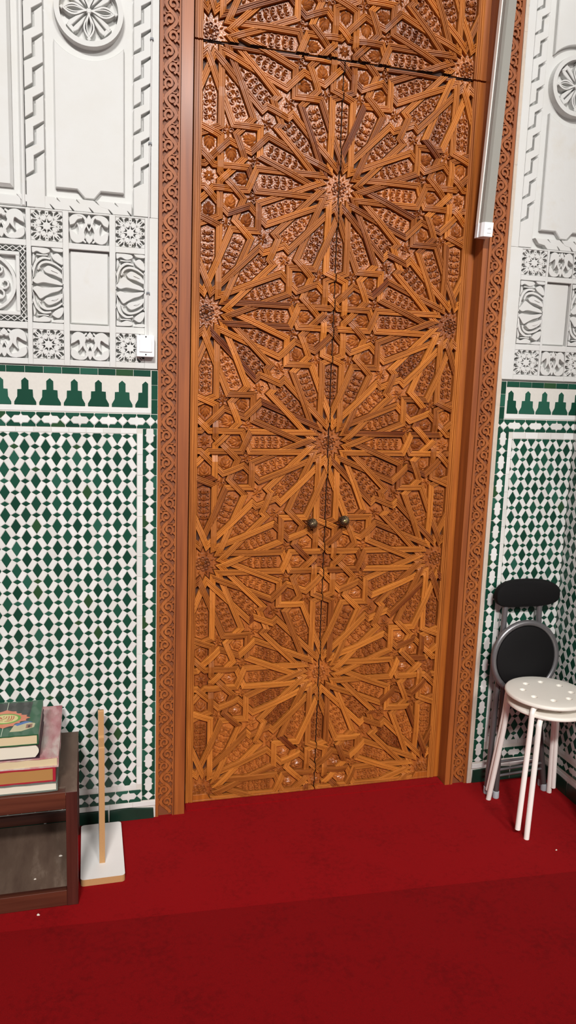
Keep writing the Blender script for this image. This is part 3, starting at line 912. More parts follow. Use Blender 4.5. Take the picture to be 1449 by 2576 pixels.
for poly in faces:
    ar = parea(poly)
    if ar > .08: continue
    q = inset(clean(poly), HW + .0006, 9.0)
    if parea(q) < 6e-5: continue
    cx = sum(p[0] for p in q) / len(q); cy = sum(p[1] for p in q) / len(q)
    if not (-.60 < cx < .60 and -.62 < cy < YTOP + .05): continue
    # nearest star centres
    best = min(((cx - ox) ** 2 + (cy - oy) ** 2, ox, oy) for ox, oy in centres); rO = math.sqrt(best[0]); an = math.atan2(cy - best[2], cx - best[1])
    bp = min(((cx - (ox + .5)) ** 2 + (cy - oy) ** 2) for ox, oy in centres + [(-1, k) for k in range(-1, 5)] + [(.5 - .5, k + .5) for k in range(-1, 4)] + [(-1.5 + .5, k + .5) for k in range(4)]); bp = math.sqrt(bp)
    tone = max(0, min(1, ri_.gauss(.6, .2)))
    qa = parea(q)
    if qa < 7e-4 and rO > .03: continue
    qq = [(x, y * A) for x, y in inset(q, .0016)]
    inl.block(qq, -.0215, ZI, .0018, tone)
    ca, sa = math.cos(an), math.sin(an)
    if rO < .03:
        for k in range(8):
            b = PI / 4 * k
            curl(cx + .021 * math.cos(b), cy + .021 * math.sin(b), b + PI, .0125, 1.05, 1 if k % 2 else -1, tone, .0036)
            lf(cx + .034 * math.cos(b + PI / 8), cy + .034 * math.sin(b + PI / 8), b + PI / 8, .014, .009, tone)
        for k in range(6): lf(cx, cy, PI / 3 * k, .012, .008, tone)
    elif .2 < rO < .27 and qa > 3.2e-3:
        best_k = round((an) / (PI / 8)) * PI / 8; ca, sa = math.cos(best_k), math.sin(best_k); ox, oy = best[1], best[2]
        def loc(r, v): return (ox + r * ca - v * sa, oy + r * sa + v * ca)
        x, y = loc(.155, 0); lf(x, y, best_k, .022, .011, tone)
        for r, vv, rad in ((.194, .0095, .0090), (.219, .0130, .0112), (.246, .0130, .0112), (.272, .0130, .0108), (.296, .0120, .0092)):
            for sg in (1, -1):
                x, y = loc(r, sg * vv)
                flip = 1 if int(round(r * 1000)) in (219, 272) else -1
                curl(x, y, best_k + (0 if flip > 0 else PI) - sg * .5 * flip, rad, .95, sg * flip, tone)
        for r in (.180, .206, .232, .259, .285):
            x, y = loc(r, 0); lf(x, y, best_k, .017, .0105, tone)
            for sg in (1, -1):
                lf(x, y, best_k + sg * .75, .020, .0085, tone, sg * .7)
                x2, y2 = loc(r + .004, sg * .021); lf(x2, y2, best_k - sg * .9, .011, .0075, tone)
    elif bp < .03:
        for k in range(8): lf(cx, cy, PI / 4 * k + .2, .021, .0155, tone, .25)
        inl.block([(cx + .004 * math.cos(t * PI / 4), cy * A + .004 * math.sin(t * PI / 4)) for t in range(8)], ZI, ZR, .001, tone)
    elif sum(1 for i in range(len(q)) if (q[i][0]-q[i-1][0])*(q[(i+1)%len(q)][1]-q[i][1])-(q[i][1]-q[i-1][1])*(q[(i+1)%len(q)][0]-q[i][0]) < -1e-7) >= 4:
        if qa > 1.5e-3:
            for sg in (1, -1):
                curl(cx + sg * .012 * -sa, cy + sg * .012 * ca, an + sg * PI / 2, .0100, .95, sg, tone)
                lf(cx + sg * .004 * -sa - ca * .006, cy + sg * .004 * ca - sa * .006, an + sg * 2.3, .020, .010, tone, sg * .6)
            lf(cx - ca * .008, cy - sa * .008, an, .030, .012, tone)
            lf(cx - ca * .010, cy - sa * .010, an + PI, .018, .010, tone)
    else:
        sc_ = math.sqrt(qa) * .52
        an2 = an
        bx, by = cx - ca * sc_ * .75, cy - sa * sc_ * .75
        lf(bx + ca * sc_ * .2, by + sa * sc_ * .2, an2, sc_ * 1.45, sc_ * .85, tone)
        for sg in (1, -1):
            lf(bx, by, an2 + sg * 1.25, sc_ * .95, sc_ * .62, tone, -sg * .9)
            lf(bx + ca * sc_ * .30, by + sa * sc_ * .30, an2 + sg * .95, sc_ * 1.05, sc_ * .72, tone, -sg * .8)
            lf(bx + ca * sc_ * .85, by + sa * sc_ * .85, an2 + sg * .75, sc_ * .62, sc_ * .5, tone, -sg * .5)

def cutbox(mb, x0, x1, y0, y1):
    bm = bmesh.new(); lt = bm.faces.layers.float.new('t'); lg = bm.verts.layers.float_vector.new('g')
    vs = [bm.verts.new(v) for v in mb.v]
    for v, g in zip(vs, mb.g): v[lg] = g
    for f, t in zip(mb.f, mb.t):
        xs_ = [mb.v[i][0] for i in f]; ys_ = [mb.v[i][1] for i in f]
        if max(xs_) < x0 or min(xs_) > x1 or max(ys_) < y0 or min(ys_) > y1: continue
        try: fc = bm.faces.new([vs[i] for i in f]); fc[lt] = t
        except ValueError: pass
    for co, no in (((x0, 0, 0), (-1, 0, 0)), ((x1, 0, 0), (1, 0, 0)), ((0, y0, 0), (0, -1, 0)), ((0, y1, 0), (0, 1, 0))):
        bmesh.ops.bisect_plane(bm, geom=bm.verts[:] + bm.edges[:] + bm.faces[:], plane_co=co, plane_no=no, clear_outer=True)
    loose = [v for v in bm.verts if not v.link_faces]
    bmesh.ops.delete(bm, geom=loose, context='VERTS')
    r = MB(); bm.verts.index_update()
    for v in bm.verts: r.vert(v.co[:], tuple(v[lg]))
    for f in bm.faces: r.face([v.index for v in f.verts], f[lt])
    bm.free(); return r

YS = 2.3855; YB = -.530
def leafdoor(name, x0, x1, y0, y1, label, cat, sides):
    org = ((x0 + x1) / 2, y0, 0)
    e_ = thing(name, org, label, cat, kind='structure')
    fx0 = -.559 if x0 < -.3 else x0; fx1 = .583 if x1 > .3 else x1
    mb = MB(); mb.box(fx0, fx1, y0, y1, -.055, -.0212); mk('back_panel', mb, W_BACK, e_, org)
    px0 = max(x0, -.531); px1 = min(x1, .531)
    mk('strapwork', cutbox(strap, px0, px1, y0 + .004, y1), W_STRAP, e_, org)
    mk('carved_inlay', cutbox(inl, px0, px1, y0 + .004, y1), W_INLAY, e_, org, smooth=True)
    mb = MB()
    def border(xa, xb):
        w_ = (xb - xa) / 2; xc = (xa + xb) / 2
        rows = []
        for yy in (y0, y1):
            rows.append([mb.vert((xc + u * w_, yy, z + .0005), (u * w_ + 3, yy, 3)) for u, z in PROF])
        for k in range(len(PROF) - 1): mb.face((rows[0][k], rows[1][k], rows[1][k + 1], rows[0][k + 1])[::-1], .45)
        mb.face(rows[0][::-1], .4); mb.face(rows[1], .4)
    if x0 < -.3: border(-.559, -.5285)
    if x1 > .3: border(.5285, .558)
    mk('edge_moulding', mb, W_STRAP, e_, org)
    if x1 > .3:
        mb = MB(); mb.box(.5585, .583, y0, y1, -.0215, -.003); mk('plain_stile', mb, W_STILE, e_, org)
    if y0 < 0:
        mb = MB()
        s_ = -1 if x0 < -.3 else 1
        mb.block([(s_ * .528, -.5225), (s_ * .455, -.5225), (s_ * .470, -.497), (s_ * .528, -.497)], -.0215, .001, .0015, .6)
        xa, xb = (x0 + .03, x1) if s_ < 0 else (x0, .53)
        mb.block([(xa, y0), (xb, y0), (xb, -.5225), (xa, -.5225)], -.0215, .001, .0015, .5)
        mk('bottom_rail', mb, W_STILE, e_, org)
    return e_, org
D1, OD1 = leafdoor('door_1', -.559, -.0028, YB, YS - .0035, 'left carved wooden door leaf of star strapwork with a bronze knob', 'door', 0)
D2, OD2 = leafdoor('door_2', .0028, .583, YB, YS - .0035, 'right carved wooden door leaf of star strapwork with a brass knob', 'door', 0)
D3, OD3 = leafdoor('door_3', -.559, .583, YS + .0035, 2.965, 'carved wooden panel above the two door leaves, past the thin gap', 'door panel', 0)

def knob(parent, org, x, y, label, mats):
    mb = MB()
    mb.lathe([(.013, 0), (.013, .004), (.0075, .006), (.007, .016), (.010, .018)], (x, y, -.002), 'z', 24)
    rr = .0186; nl, na = 14, 40; rows = []
    for i in range(nl + 1):
        ph = PI * (i / nl) * .93
        rows.append([mb.vert((x + (rr * math.sin(ph) + .0002) * math.cos(2 * PI * k / na), y + (rr * math.sin(ph) + .0002) * math.sin(2 * PI * k / na), .030 - .013 * math.cos(ph))) for k in range(na)])
    for r0, r1 in zip(rows, rows[1:]):
        for k in range(na):
            j = (k + 1) % na
            mb.face((r0[k], r0[j], r1[j], r1[k]))
    mb.face(rows[0][::-1]); mb.face(rows[-1])
    for q in range(13):
        P_ = []
        for i in range(12):
            t = i / 11; ph = PI - (.30 + 1.75 * t); th = 2 * PI * q / 13 + 1.25 * t
            P_.append((x + .0205 * math.sin(ph) * math.cos(th), y + .0205 * math.sin(ph) * math.sin(th), .030 - .0148 * math.cos(ph)))
        mb.tube(P_, .0019, 6, mat=1)
    o = mk('door_knob', mb, [KNOBC, mats[0]], parent, org, smooth=True)
    o['label'] = label
    cb = MB(); cb.lathe([(.0075, 0), (.0075, .003), (.005, .0045)], (x, y, .0425), 'z', 20)
    mb2 = mk('knob_cap', cb, mats[1], o, org); mb2.parent = o
knob(D1, OD1, -.066, .645, 'dark bronze swirled knob', (BRASSD, BRASSD))
knob(D2, OD2, .069, .655, 'swirled knob with a bright brass centre', (BRASSD, BRASS))

# ------------------------------------------------------------------ frame
def scroll_band(mb, xa, xb, y0, y1, z0, z1, ph=0.0):
    """running vine: wave stem with a curl and leaf in each bend"""
    xc = (xa + xb) / 2; w_ = (xb - xa); hp = .0505
    n = int((y1 - y0) / hp)
    stem = []
    m = n * 8
    for i in range(m + 1):
        yy = y0 + (y1 - y0) * i / m
        stem.append((xc + w_ * .33 * math.cos(PI * (yy - y0) / hp + ph), yy))
    mb.ribbon(stem, .0122, z0, z1, .55, sharp=.92)
    for k in range(n):
        sg = 1 if (k % 2 == 0) else -1
        yc = y0 + (k + 1.5) * hp - hp * ph / PI       # middle of a bend: the stem is at xc here
        if yc > y1 - .02: continue
        # the stem swings to -sg before yc and to +sg after: the pocket opposite holds a curl
        ym = y0 + (k + 1) * hp - hp * ph / PI
        cx = xc + sg * w_ * .10
        P_ = [(cx + (.0165 - .0100 * t / 13) * sg * math.cos(-1.25 + t * .50), ym + (.0185 - .0115 * t / 13) * math.sin(-1.25 + t * .50)) for t in range(14)]
        mb.ribbon(P_, lambda t: .0088 + .001 * t, z0, z1, .5, sharp=.92)
        mb.block([(P_[-1][0] + .0052 * math.cos(q * PI / 4), P_[-1][1] + .0052 * math.sin(q * PI / 4)) for q in range(8)], z0, z1, .0006, .5)
        # leaf filling between curl and edge, and the trefoil outside the bend
        e1 = xc + sg * w_ * .50
        mb.block([(e1, ym - .024), (e1 - sg * .004, ym - .020), (e1 - sg * .0085, ym - .0155), (e1 - sg * .0075, ym - .010), (e1 - sg * .002, ym - .012), (e1, ym - .008)], z0, z1, .0006, .5)
        mb.block([(e1, ym + .024), (e1 - sg * .006, ym + .0205), (e1 - sg * .010, ym + .0150), (e1 - sg * .0065, ym + .0105), (e1 - sg * .0015, ym + .013), (e1, ym + .010)], z0, z1, .0006, .5)
        e2 = xc - sg * w_ * .50
        mb.block([(e2, ym - .016), (e2 + sg * .004, ym - .013), (e2 + sg * .0036, ym - .003), (e2 + sg * .006, ym), (e2 + sg * .0036, ym + .003), (e2 + sg * .004, ym + .013), (e2, ym + .016)], z0, z1, .0006, .5)
        mb.ribbon([(cx - sg * .001, ym + .0235), (cx + sg * .008, ym + .0205), (cx + sg * .015, ym + .0225)], .0042, z0, z1, .5, sharp=.9)
TOP = 2.98
def jamb(name, sgn, label, xs):
    x_in, x_p1, x_c0, x_c1, x_out = xs
    org = (sgn * (x_in + x_out) / 2, FLOOR, .03)
    e_ = thing(name, org, label, 'door frame', kind='structure')
    X = lambda a, b: (sgn * a, sgn * b)
    mb = MB(); mb.box(*X(x_in, x_p1), FLOOR, TOP, -.06, .066, .45); mk('plain_jamb', mb, W_JAMB, e_, org)
    mb = MB(); mb.box(*X(x_p1, x_out), FLOOR, TOP, -.06, .0575, .4); mk('carved_board', mb, W_GROUND, e_, org)
    mb = MB()
    mb.box(*X(x_p1 + .0025, x_c0), FLOOR, TOP, .0, .067, .5); mb.box(*X(x_c1, x_out), FLOOR, TOP, .0, .067, .5)
    mk('edge_fillet', mb, W_CARVE, e_, org)
    mb = MB(.0004); a, b = sorted(X(x_c0, x_c1))
    scroll_band(mb, a, b, FLOOR + .012, TOP, .055, .0668, 0 if sgn < 0 else .6)
    mk('carved_vine_band', mb, W_CARVE, e_, org)
jamb('trim_1', -1, 'left door jamb with a carved vine band beside the tile dado', (.571, .612, .6195, .675, .6865))
jamb('trim_2', 1, 'right door jamb with a carved vine band, behind the tube lamp', (.5835, .607, .620, .676, .6885))
mb = MB(); mb.box(-.571, .5835, 2.968, TOP + .05, -.06, .066)
o = mk('trim_3', mb, W_JAMB, origin=(0, 2.97, 0)); tag(o, 'wooden door head over the carved panel', 'door frame', kind='structure')
# rough plaster edge on the right of the frame
mb = MB(); rp = random.Random(2)
ys = [FLOOR + i * .03 for i in range(118)]
L_ = [(.6895, y) for y in ys]; R_ = [((.708 if y < 1.24 else .700 + .004) + rp.uniform(-.0025, .0025), y) for y in ys]
for i in range(len(ys) - 1):
    mb.block([L_[i], R_[i], R_[i + 1], L_[i + 1]], .04, .0708 + rp.uniform(-.0003, .0003), .0, .5)
mk('plaster_edge', mb, RAWPL, WR, OR_)

# ================================================================== switch and cable on the left wall
org = (-.733, 1.272, .072)
t = thing('light_switch', org, 'white surface light switch on the stucco beside the door frame', 'switch')
def rrect(x0, x1, y0, y1, r, n=4):
    out = []
    for cx, cy, a0 in ((x1 - r, y0 + r, -PI / 2), (x1 - r, y1 - r, 0), (x0 + r, y1 - r, PI / 2), (x0 + r, y0 + r, PI)):
        out += [(cx + r * math.cos(a0 + PI / 2 * k / n), cy + r * math.sin(a0 + PI / 2 * k / n)) for k in range(n + 1)]
    return out
mb = MB(); mb.block(rrect(-.7645, -.7025, 1.2725, 1.348, .003), .0705, .103, .0015, back=True); mk('switch_box', mb, SWITCHW, t, org)
mb = MB(); mb.block(rrect(-.7555, -.711, 1.289, 1.334, .002), .102, .107, .0015); mk('rocker', mb, SWITCHW, t, org)
for yy in (1.3425, 1.2805):
    mb = MB(); mb.lathe([(.0028, 0), (.0028, .001)], (-.7325, yy, .1028), 'z', 14); mk('screw', mb, DARKH, t, org)
org = (-.724, 1.35, .076)
t = thing('electric_cable', org, 'thin pale cable clipped up the stucco wall above the switch', 'cable')
mb = MB(); mb.tube(spline([(-.724, 1.347, .0745), (-.7255, 1.42, .0745), (-.7235, 1.5, .0745), (-.722, 1.75, .0745), (-.7185, 2.0, .0745), (-.7145, 2.33, .0745), (-.7145, 2.6, .0745), (-.713, 2.98, .0745)], 6), .0026, 8)
mk('wire', mb, CABLE, t, org, smooth=True)
for x, y in ((-.7235, 1.497), (-.7185, 1.998), (-.714, 2.331), (-.713, 2.72)):
    mb = MB(); mb.box(x - .0055, x + .0055, y - .003, y + .003, .0715, .080); mk('cable_clip', mb, CLIP, t, org)

# ================================================================== tube lamp on the right jamb
org = (.565, 1.785, .07)
t = thing('tube_lamp', org, 'white tube lamp with ribbed diffuser fixed upright on the right door jamb', 'lamp')
lean = .036 / .85
def lx(p): return (p[0] + (p[1] - 1.785) * lean, p[1], p[2])
XL, XR, ZB, ZF = .542, .589, .069, .121
mb = MB(); mb.box(XL - .001, XR - .012, 1.835, 2.95, ZB, ZB + .020); mk('housing', mb, PAINTW, t, org, xf=lx)
def ribbed(name):
    m = N(name); m.set(Roughness=0.35); m.b.inputs['Transmission Weight'].default_value = 0.0
    wv = m.n('ShaderNodeTexWave', Scale=330.0); wv.wave_type = 'BANDS'; wv.bands_direction = 'DIAGONAL'; m.l(m.pos(), wv.inputs['Vector'])
    m.base(m.ramp(wv.outputs['Fac'], [(0.2, srgb(158, 156, 148)), (0.8, srgb(184, 182, 174))])); m.bump(wv.outputs['Fac'], 0.6, 0.002)
    return m.mat
mb = MB()
pr = [(XL + .003, ZB + .019), (XL + .0045, ZF - .012), (XL + .012, ZF - .002), (XR - .004, ZF - .0005), (XR - .001, ZF - .006), (XR - .002, ZB + .003)]
ra = [mb.vert((x, 1.835, z)) for x, z in pr]; rb = [mb.vert((x, 2.95, z)) for x, z in pr]
for k in range(len(pr)):
    j = (k + 1) % len(pr); mb.face((ra[k], ra[j], rb[j], rb[k])[::-1])
mb.face(ra); mb.face(rb[::-1])
mk('diffuser', mb, ribbed('ribbed_diffuser'), t, org, xf=lx)
mb = MB()
pr = [(XL - .0005, ZB), (XL - .001, ZB + .021), (XL + .003, ZB + .022), (XL + .003, ZF - .012), (XL + .011, ZF), (XR, ZF + .0015), (XR + .001, ZB + .002)]
ra = [mb.vert((x, 1.785, z)) for x, z in pr]; rb = [mb.vert((x, 1.838, z)) for x, z in pr]
for k in range(len(pr)):
    j = (k + 1) % len(pr); mb.face((ra[k], ra[j], rb[j], rb[k])[::-1])
mb.face(ra); mb.face(rb[::-1])
cap = mk('end_cap', mb, SWITCHW, t, org, xf=lx)
mb = MB(); LBL = plain('faint_grey_print', srgb(178, 178, 180), 0.6)
for k in range(4): mb.box(.566 + k * .0042, .569 + k * .0042, 1.812, 1.8145 + .002 * (k % 3), ZF + .0004, ZF + .0018)
mb.box(.566, .582, 1.797, 1.7985, ZF + .0004, ZF + .0018)
lb = mk('printed_marking', mb, LBL, cap, org, xf=lx)
mb = MB(); mb.box(.547, .553, 2.52, 2.54, ZB + .002, ZB + .024); mk('clip', mb, CLIP, t, org, xf=lx)

# ================================================================== bench with shelf, left
org = (-1.45, FLOOR, .318)
t = thing('wooden_bench', org, 'dark wooden bench with a dusty lower shelf at the left edge', 'bench')
BX0, BX1, BZ0, BZ1, BT = -1.95, -.979, .098, .538, -.130
LW = .036
for n_, (x, z, tt) in enumerate(((BX1 - LW, BZ1 - LW, .45), (BX1 - LW, BZ0, .3), (BX0, BZ1 - LW, .4), (BX0, BZ0, .3))):
    mb = MB(); mb.box(x, x + LW, FLOOR, BT - .001, z, z + LW, tt); mk('leg', mb, W_DARKV, t, org, bevel=.0015)
mb = MB(); mb.box(BX0 + LW, BX1 - LW, BT - .060, BT - .0012, BZ1 - .026, BZ1 - .001, .8); mk('apron', mb, W_DARK, t, org, bevel=.0015)
mb = MB(); mb.box(BX0 + LW, BX1 - LW, BT - .060, BT - .004, BZ0, BZ0 + .022, .5); mk('apron', mb, W_DARK, t, org, bevel=.0015)
mb = MB(); mb.box(BX0 + LW, BX1 - LW, FLOOR + .001, -.480, BZ1 - .024, BZ1 - .001, .5); mk('lower_rail', mb, W_DARK, t, org, bevel=.0015)
mb = MB(); mb.box(BX0 + .01, BX1 - LW - .001, -.500, -.482, BZ0 + .024, BZ1 - .025); mk('shelf', mb, W_DUST, t, org)
mb = MB(); mb.box(BX0 + LW, BX1 - LW, -.482, -.445, BZ0 + .004, BZ0 + .018, .2); mk('back_rail', mb, W_DARK, t, org)
mb = MB(); mb.box(BX1 - .064, BX1 - .0005, BT - .018, BT, BZ0 + .001, BZ1 - .034); mk('end_board', mb, W_DUST, t, org, bevel=.001)
for z0_, z1_ in ((BZ1 - .036, BZ1 - .0005), (BZ0 + .01, BZ0 + .04)):
    mb = MB(); mb.box(BX1 - .037, BX1 - .0005, BT - .012, BT + .0012, z0_, z1_, .5); mk('tenon', mb, W_DUST, t, org)
mb = MB(); mb.box(BX0, BX1 - .065, BT - .018, BT - .001, BZ0 + .025, BZ1 - .028); mk('top_board', mb, W_DUST, t, org, bevel=.001)

# ------------------------------------------------------------------ books on the bench
def book(name, x0, x1, y0, y1, z0, z1, cover, pages, label, ct=.003, over_=.004, roundr=False, rag=0.0, rotdeg=0.0, spine_side=None):
    org = ((x0 + x1) / 2, y0, (z0 + z1) / 2)
    t = thing(name, org, label, 'book', 'books stacked on the bench')
    rb_ = random.Random(int(abs(x0 * y1) * 1e5))
    ca, sa = math.cos(math.radians(rotdeg)), math.sin(math.radians(rotdeg))
    def xf(p):
        dx, dz = p[0] - org[0], p[2] - org[2]
        return (org[0] + dx * ca + dz * sa, p[1], org[2] - dx * sa + dz * ca)
    mb = MB()
    def slab(ya, yb):
        # slightly worn, wavy cover outline
        n = 14; P_ = []
        for k in range(n): P_.append((x0 + (x1 - x0) * k / (n - 1), z1 + rb_.uniform(-rag, rag)))
        for k in range(1, 6): P_.append((x1 + rb_.uniform(-rag, rag), z1 + (z0 - z1) * k / 6))
        P_ += [(x1, z0), (x0, z0)]
        a = [mb.vert((x, ya, z)) for x, z in P_]; b = [mb.vert((x, yb, z)) for x, z in P_]
        m = len(P_)
        for k in range(m):
            j = (k + 1) % m; mb.face((a[k], a[j], b[j], b[k]))
        mb.face(a[::-1]); mb.face(b)
    slab(y0, y0 + ct); slab(y1 - ct, y1)
    mk('cover', mb, cover, t, org, xf=xf)
    mb = MB()
    if not roundr:
        mb.box(x1 - .0035, x1 + .0005, y0 + ct * .5, y1 - ct * .5, z0, z1 - .001)
    else:
        P_ = [(x1 - .012 + .013 * math.sin(PI * k / 8), y0 + ct * .3 + (y1 - y0 - ct * .6) * k / 8) for k in range(9)]
        a = [mb.vert((x, y, z1 - .003)) for x, y in P_]; b = [mb.vert((x, y, z0)) for x, y in P_]
        for k in range(8): mb.face((a[k], b[k], b[k + 1], a[k + 1]))
    mk('spine', mb, cover, t, org, xf=xf)
    mb = MB(); r_ = .010 if roundr else .0045
    if roundr:
        P_ = [(x0 + .003, y0 + ct)] + [(x1 - .0135 + .012 * math.sin(PI * k / 8), y0 + ct + (y1 - y0 - 2 * ct) * k / 8) for k in range(9)] + [(x0 + .003, y1 - ct)]
        mb.block(P_, z0 + over_, z1 - over_, 0, back=True)
    else: mb.box(x0 + .003, x1 - r_, y0 + ct, y1 - ct, z0 + over_, z1 - over_)
    mk('pages', mb, pages, t, org, xf=xf)
    return t, org, xf
CG = plain('grey_teal_cover', srgb(112, 120, 112), .6, var=.3, bumpscale=60)
CR = plain('crimson_cover', srgb(170, 34, 52), .45, var=.2, bumpscale=60)
def wrapped():
    m = N('pink_cover_in_plastic_wrap'); m.set(Roughness=.3)
    mp = m.n('ShaderNodeMapping'); m.l(m.pos(), mp.inputs[0]); mp.inputs['Scale'].default_value = (1, .25, 1); mp.inputs['Rotation'].default_value = (0, 0, .1)
    a = m.noise(mp.outputs[0], 24, 4, .6)
    m.base(m.ramp(a, [(.36, srgb(176, 106, 112)), (.52, srgb(190, 146, 144)), (.66, srgb(200, 190, 180))])); m.bump(a, .35, .003)
    m.b.inputs['Coat Weight'].default_value = .6
    return m.mat
CP = wrapped()
CD = plain('aubergine_cover', srgb(66, 34, 48), .5, var=.2, bumpscale=60)
CGR = plain('bottle_green_cover', srgb(34, 92, 58), .3, coat=.3, var=.15, bumpscale=40)
book('book', -1.46, -1.040, -.1295, -.0975, .20, .526, CG, PAGEW, 'thick white-paged book with a grey cover, lowest of the pile on the bench', .004, .003, rag=.002)
RB, RO, RX = book('book', -1.45, -1.046, -.0972, -.0485, .19, .523, CR, PAGEO, 'crimson book with ochre pages, second from the bottom of the pile', .0045, .002, rag=.002)
book('book', -1.45, -1.036, -.0482, -.0150, .114, .521, CP, PAGES, 'pink book in wrinkled plastic wrap, widest of the pile', .004, .003, rag=.003)
mb = MB(); mb.box(-1.054, -1.0455, -.0965, -.0490, .5232, .5255)
mk('cover_flap', mb, CR, RB, RO)
book('book', -1.33, -1.094, -.0147, .0335, .25, .519, CD, PAGEW, 'dark aubergine book with white pages, second from the top of the pile', .003, .004, roundr=True)
GB, GO, GX = book('book', -1.322, -1.096, .0338, .0690, .250, .524, CGR, PAGES, 'green illustrated book with a medallion cover, topmost of the pile', .003, .003, rag=.0015)
# cover art on the green book: pictures, toothed medallion, oval, calligraphy
yt = .0692
def flat(poly, col, h, name, rough=.35):
    mb = MB()
    p = clean(poly)
    if parea([(x, -z) for x, z in p]) < 0: p = p[::-1]
    a = [mb.vert((x, yt - .001, z)) for x, z in p]; b = [mb.vert((x, yt + h, z)) for x, z in p]
    n = len(p)
    for k in range(n):
        j = (k + 1) % n; mb.face((a[k], a[j], b[j], b[k]))
    mb.face(b)
    return mk(name, mb, plain(name + '_ink', col, rough, coat=.2), GB, GO)
cxg, czg = -1.208, .392
flat([(-1.318, .262), (-1.128, .262), (-1.130, .330), (-1.318, .335)], srgb(44, 44, 40), .0003, 'cover_picture')
flat([(-1.318, .335), (-1.130, .330), (-1.135, .455), (-1.318, .475)], srgb(30, 44, 40), .0002, 'cover_field')
flat([(-1.175, .444), (-1.140, .425), (-1.110, .440), (-1.112, .468), (-1.150, .492), (-1.185, .492)], srgb(196, 186, 150), .0004, 'cover_building')
flat([(-1.176, .440), (-1.142, .420), (-1.120, .428), (-1.140, .436), (-1.165, .452)], srgb(70, 110, 170), .0005, 'cover_sky')
flat([(-1.137, .445), (-1.118, .443), (-1.119, .470), (-1.138, .474)], srgb(150, 104, 84), .0006, 'cover_tower')
flat([(-1.131, .452), (-1.124, .452), (-1.125, .470), (-1.132, .472)], srgb(70, 44, 40), .0008, 'cover_arch')
med = []
for k in range(48):
    a = 2 * PI * k / 48; r = 1 + .10 * math.cos(16 * a); 
    ax = abs(math.cos(a)) ** 6 * .22 + abs(math.sin(a)) ** 8 * .45
    med.append((cxg + .060 * (r + ax) * math.cos(a), czg + .046 * (r + ax) * math.sin(a)))
flat(med, srgb(214, 128, 96), .0006, 'medallion_rim')
flat([(cxg + .050 * math.cos(2 * PI * k / 36), czg + .040 * math.sin(2 * PI * k / 36)) for k in range(36)], srgb(110, 160, 60), .0009, 'medallion_ring')
flat([(cxg + .041 * math.cos(2 * PI * k / 36), czg + .032 * math.sin(2 * PI * k / 36)) for k in range(36)], srgb(216, 206, 140), .0012, 'medallion_field')
mb = MB()
strokes = [[(-.030, .010), (-.022, .016), (-.012, .012), (-.006, .016)], [(.026, -.018), (.027, .0), (.022, .012)], [(.019, -.020), (.020, -.002), (.016, .012), (.006, .014)], [(.011, -.020), (.012, .0), (.008, .008)],
           [(.004, -.018), (.003, -.006), (-.004, .002), (-.012, .0), (-.010, -.008)], [(-.016, -.016), (-.014, -.006), (-.022, .002), (-.031, -.002), (-.032, .006)], [(-.004, -.020), (-.006, -.012)], [(.024, .018), (.012, .022), (.0, .020)]]
for s_ in strokes:
    P_ = spline([(cxg + u, czg + v) for u, v in s_], 4)
    for (xa, za), (xb, zb) in zip(P_, P_[1:]):
        dx, dz = xb - xa, zb - za; l = math.hypot(dx, dz) or 1; nx, nz = -dz / l * .0013, dx / l * .0013
        v = [mb.vert((xa + nx, yt + .0016, za + nz)), mb.vert((xa - nx, yt + .0016, za - nz)), mb.vert((xb - nx, yt + .0016, zb - nz)), mb.vert((xb + nx, yt + .0016, zb + nz))]
        mb.face(v)
mk('cover_calligraphy', mb, plain('calligraphy_ink', srgb(190, 60, 50), .4), GB, GO)
for z0_, z1_ in ((.255, .335), (.448, .522)):
    mb = MB(); mb.box(cxg - .001, cxg + .001, yt - .001, yt + .0005, z0_, z1_)
    mk('cover_line', mb, plain('pale_cover_line', srgb(190, 200, 180), .4), GB, GO)

# ================================================================== white board stand beside the bench
org = (-.898, FLOOR, .28)
t = thing('display_stand', org, 'white board stand with an upright seen edge-on beside the bench', 'stand')
def plate(mb, poly, y0, y1, side=0, topm=0):
    p = clean(poly)
    if parea([(x, -z) for x, z in p]) < 0: p = p[::-1]
    a = [mb.vert((x, y0, z)) for x, z in p]; b = [mb.vert((x, y1, z)) for x, z in p]; n = len(p)
    for k in range(n):
        j = (k + 1) % n; mb.face((a[k], a[j], b[j], b[k]), .5, side)
    mb.face(a[::-1], .5, side); mb.face(b, .5, topm)
mb = MB(); plate(mb, [(x, z) for x, z in rrect(-.973, -.823, .112, .450, .012)], FLOOR + .0005, -.511, 0, 1)
mk('base_board', mb, [MDF, LAMIN], t, org)
mb = MB()
prof = [(-.511, .366), (-.075, .366), (-.0722, .3645), (-.0712, .361), (-.0706, .296), (-.068, .2915), (-.064, .290), (.026, .290), (.030, .286), (-.026, .15), (-.40, .16), (-.511, .16)]
L_ = [mb.vert((-.9085, y, z)) for y, z in prof]; R_ = [mb.vert((-.889, y, z)) for y, z in prof]
n = len(prof)
for k in range(n):
    j = (k + 1) % n; mb.face((L_[k], L_[j], R_[j], R_[k])[::-1], .5, 0)
mb.face(L_, .5, 1); mb.face(R_[::-1], .5, 1)
mk('upright', mb, [MDF, LAMIN], t, org)

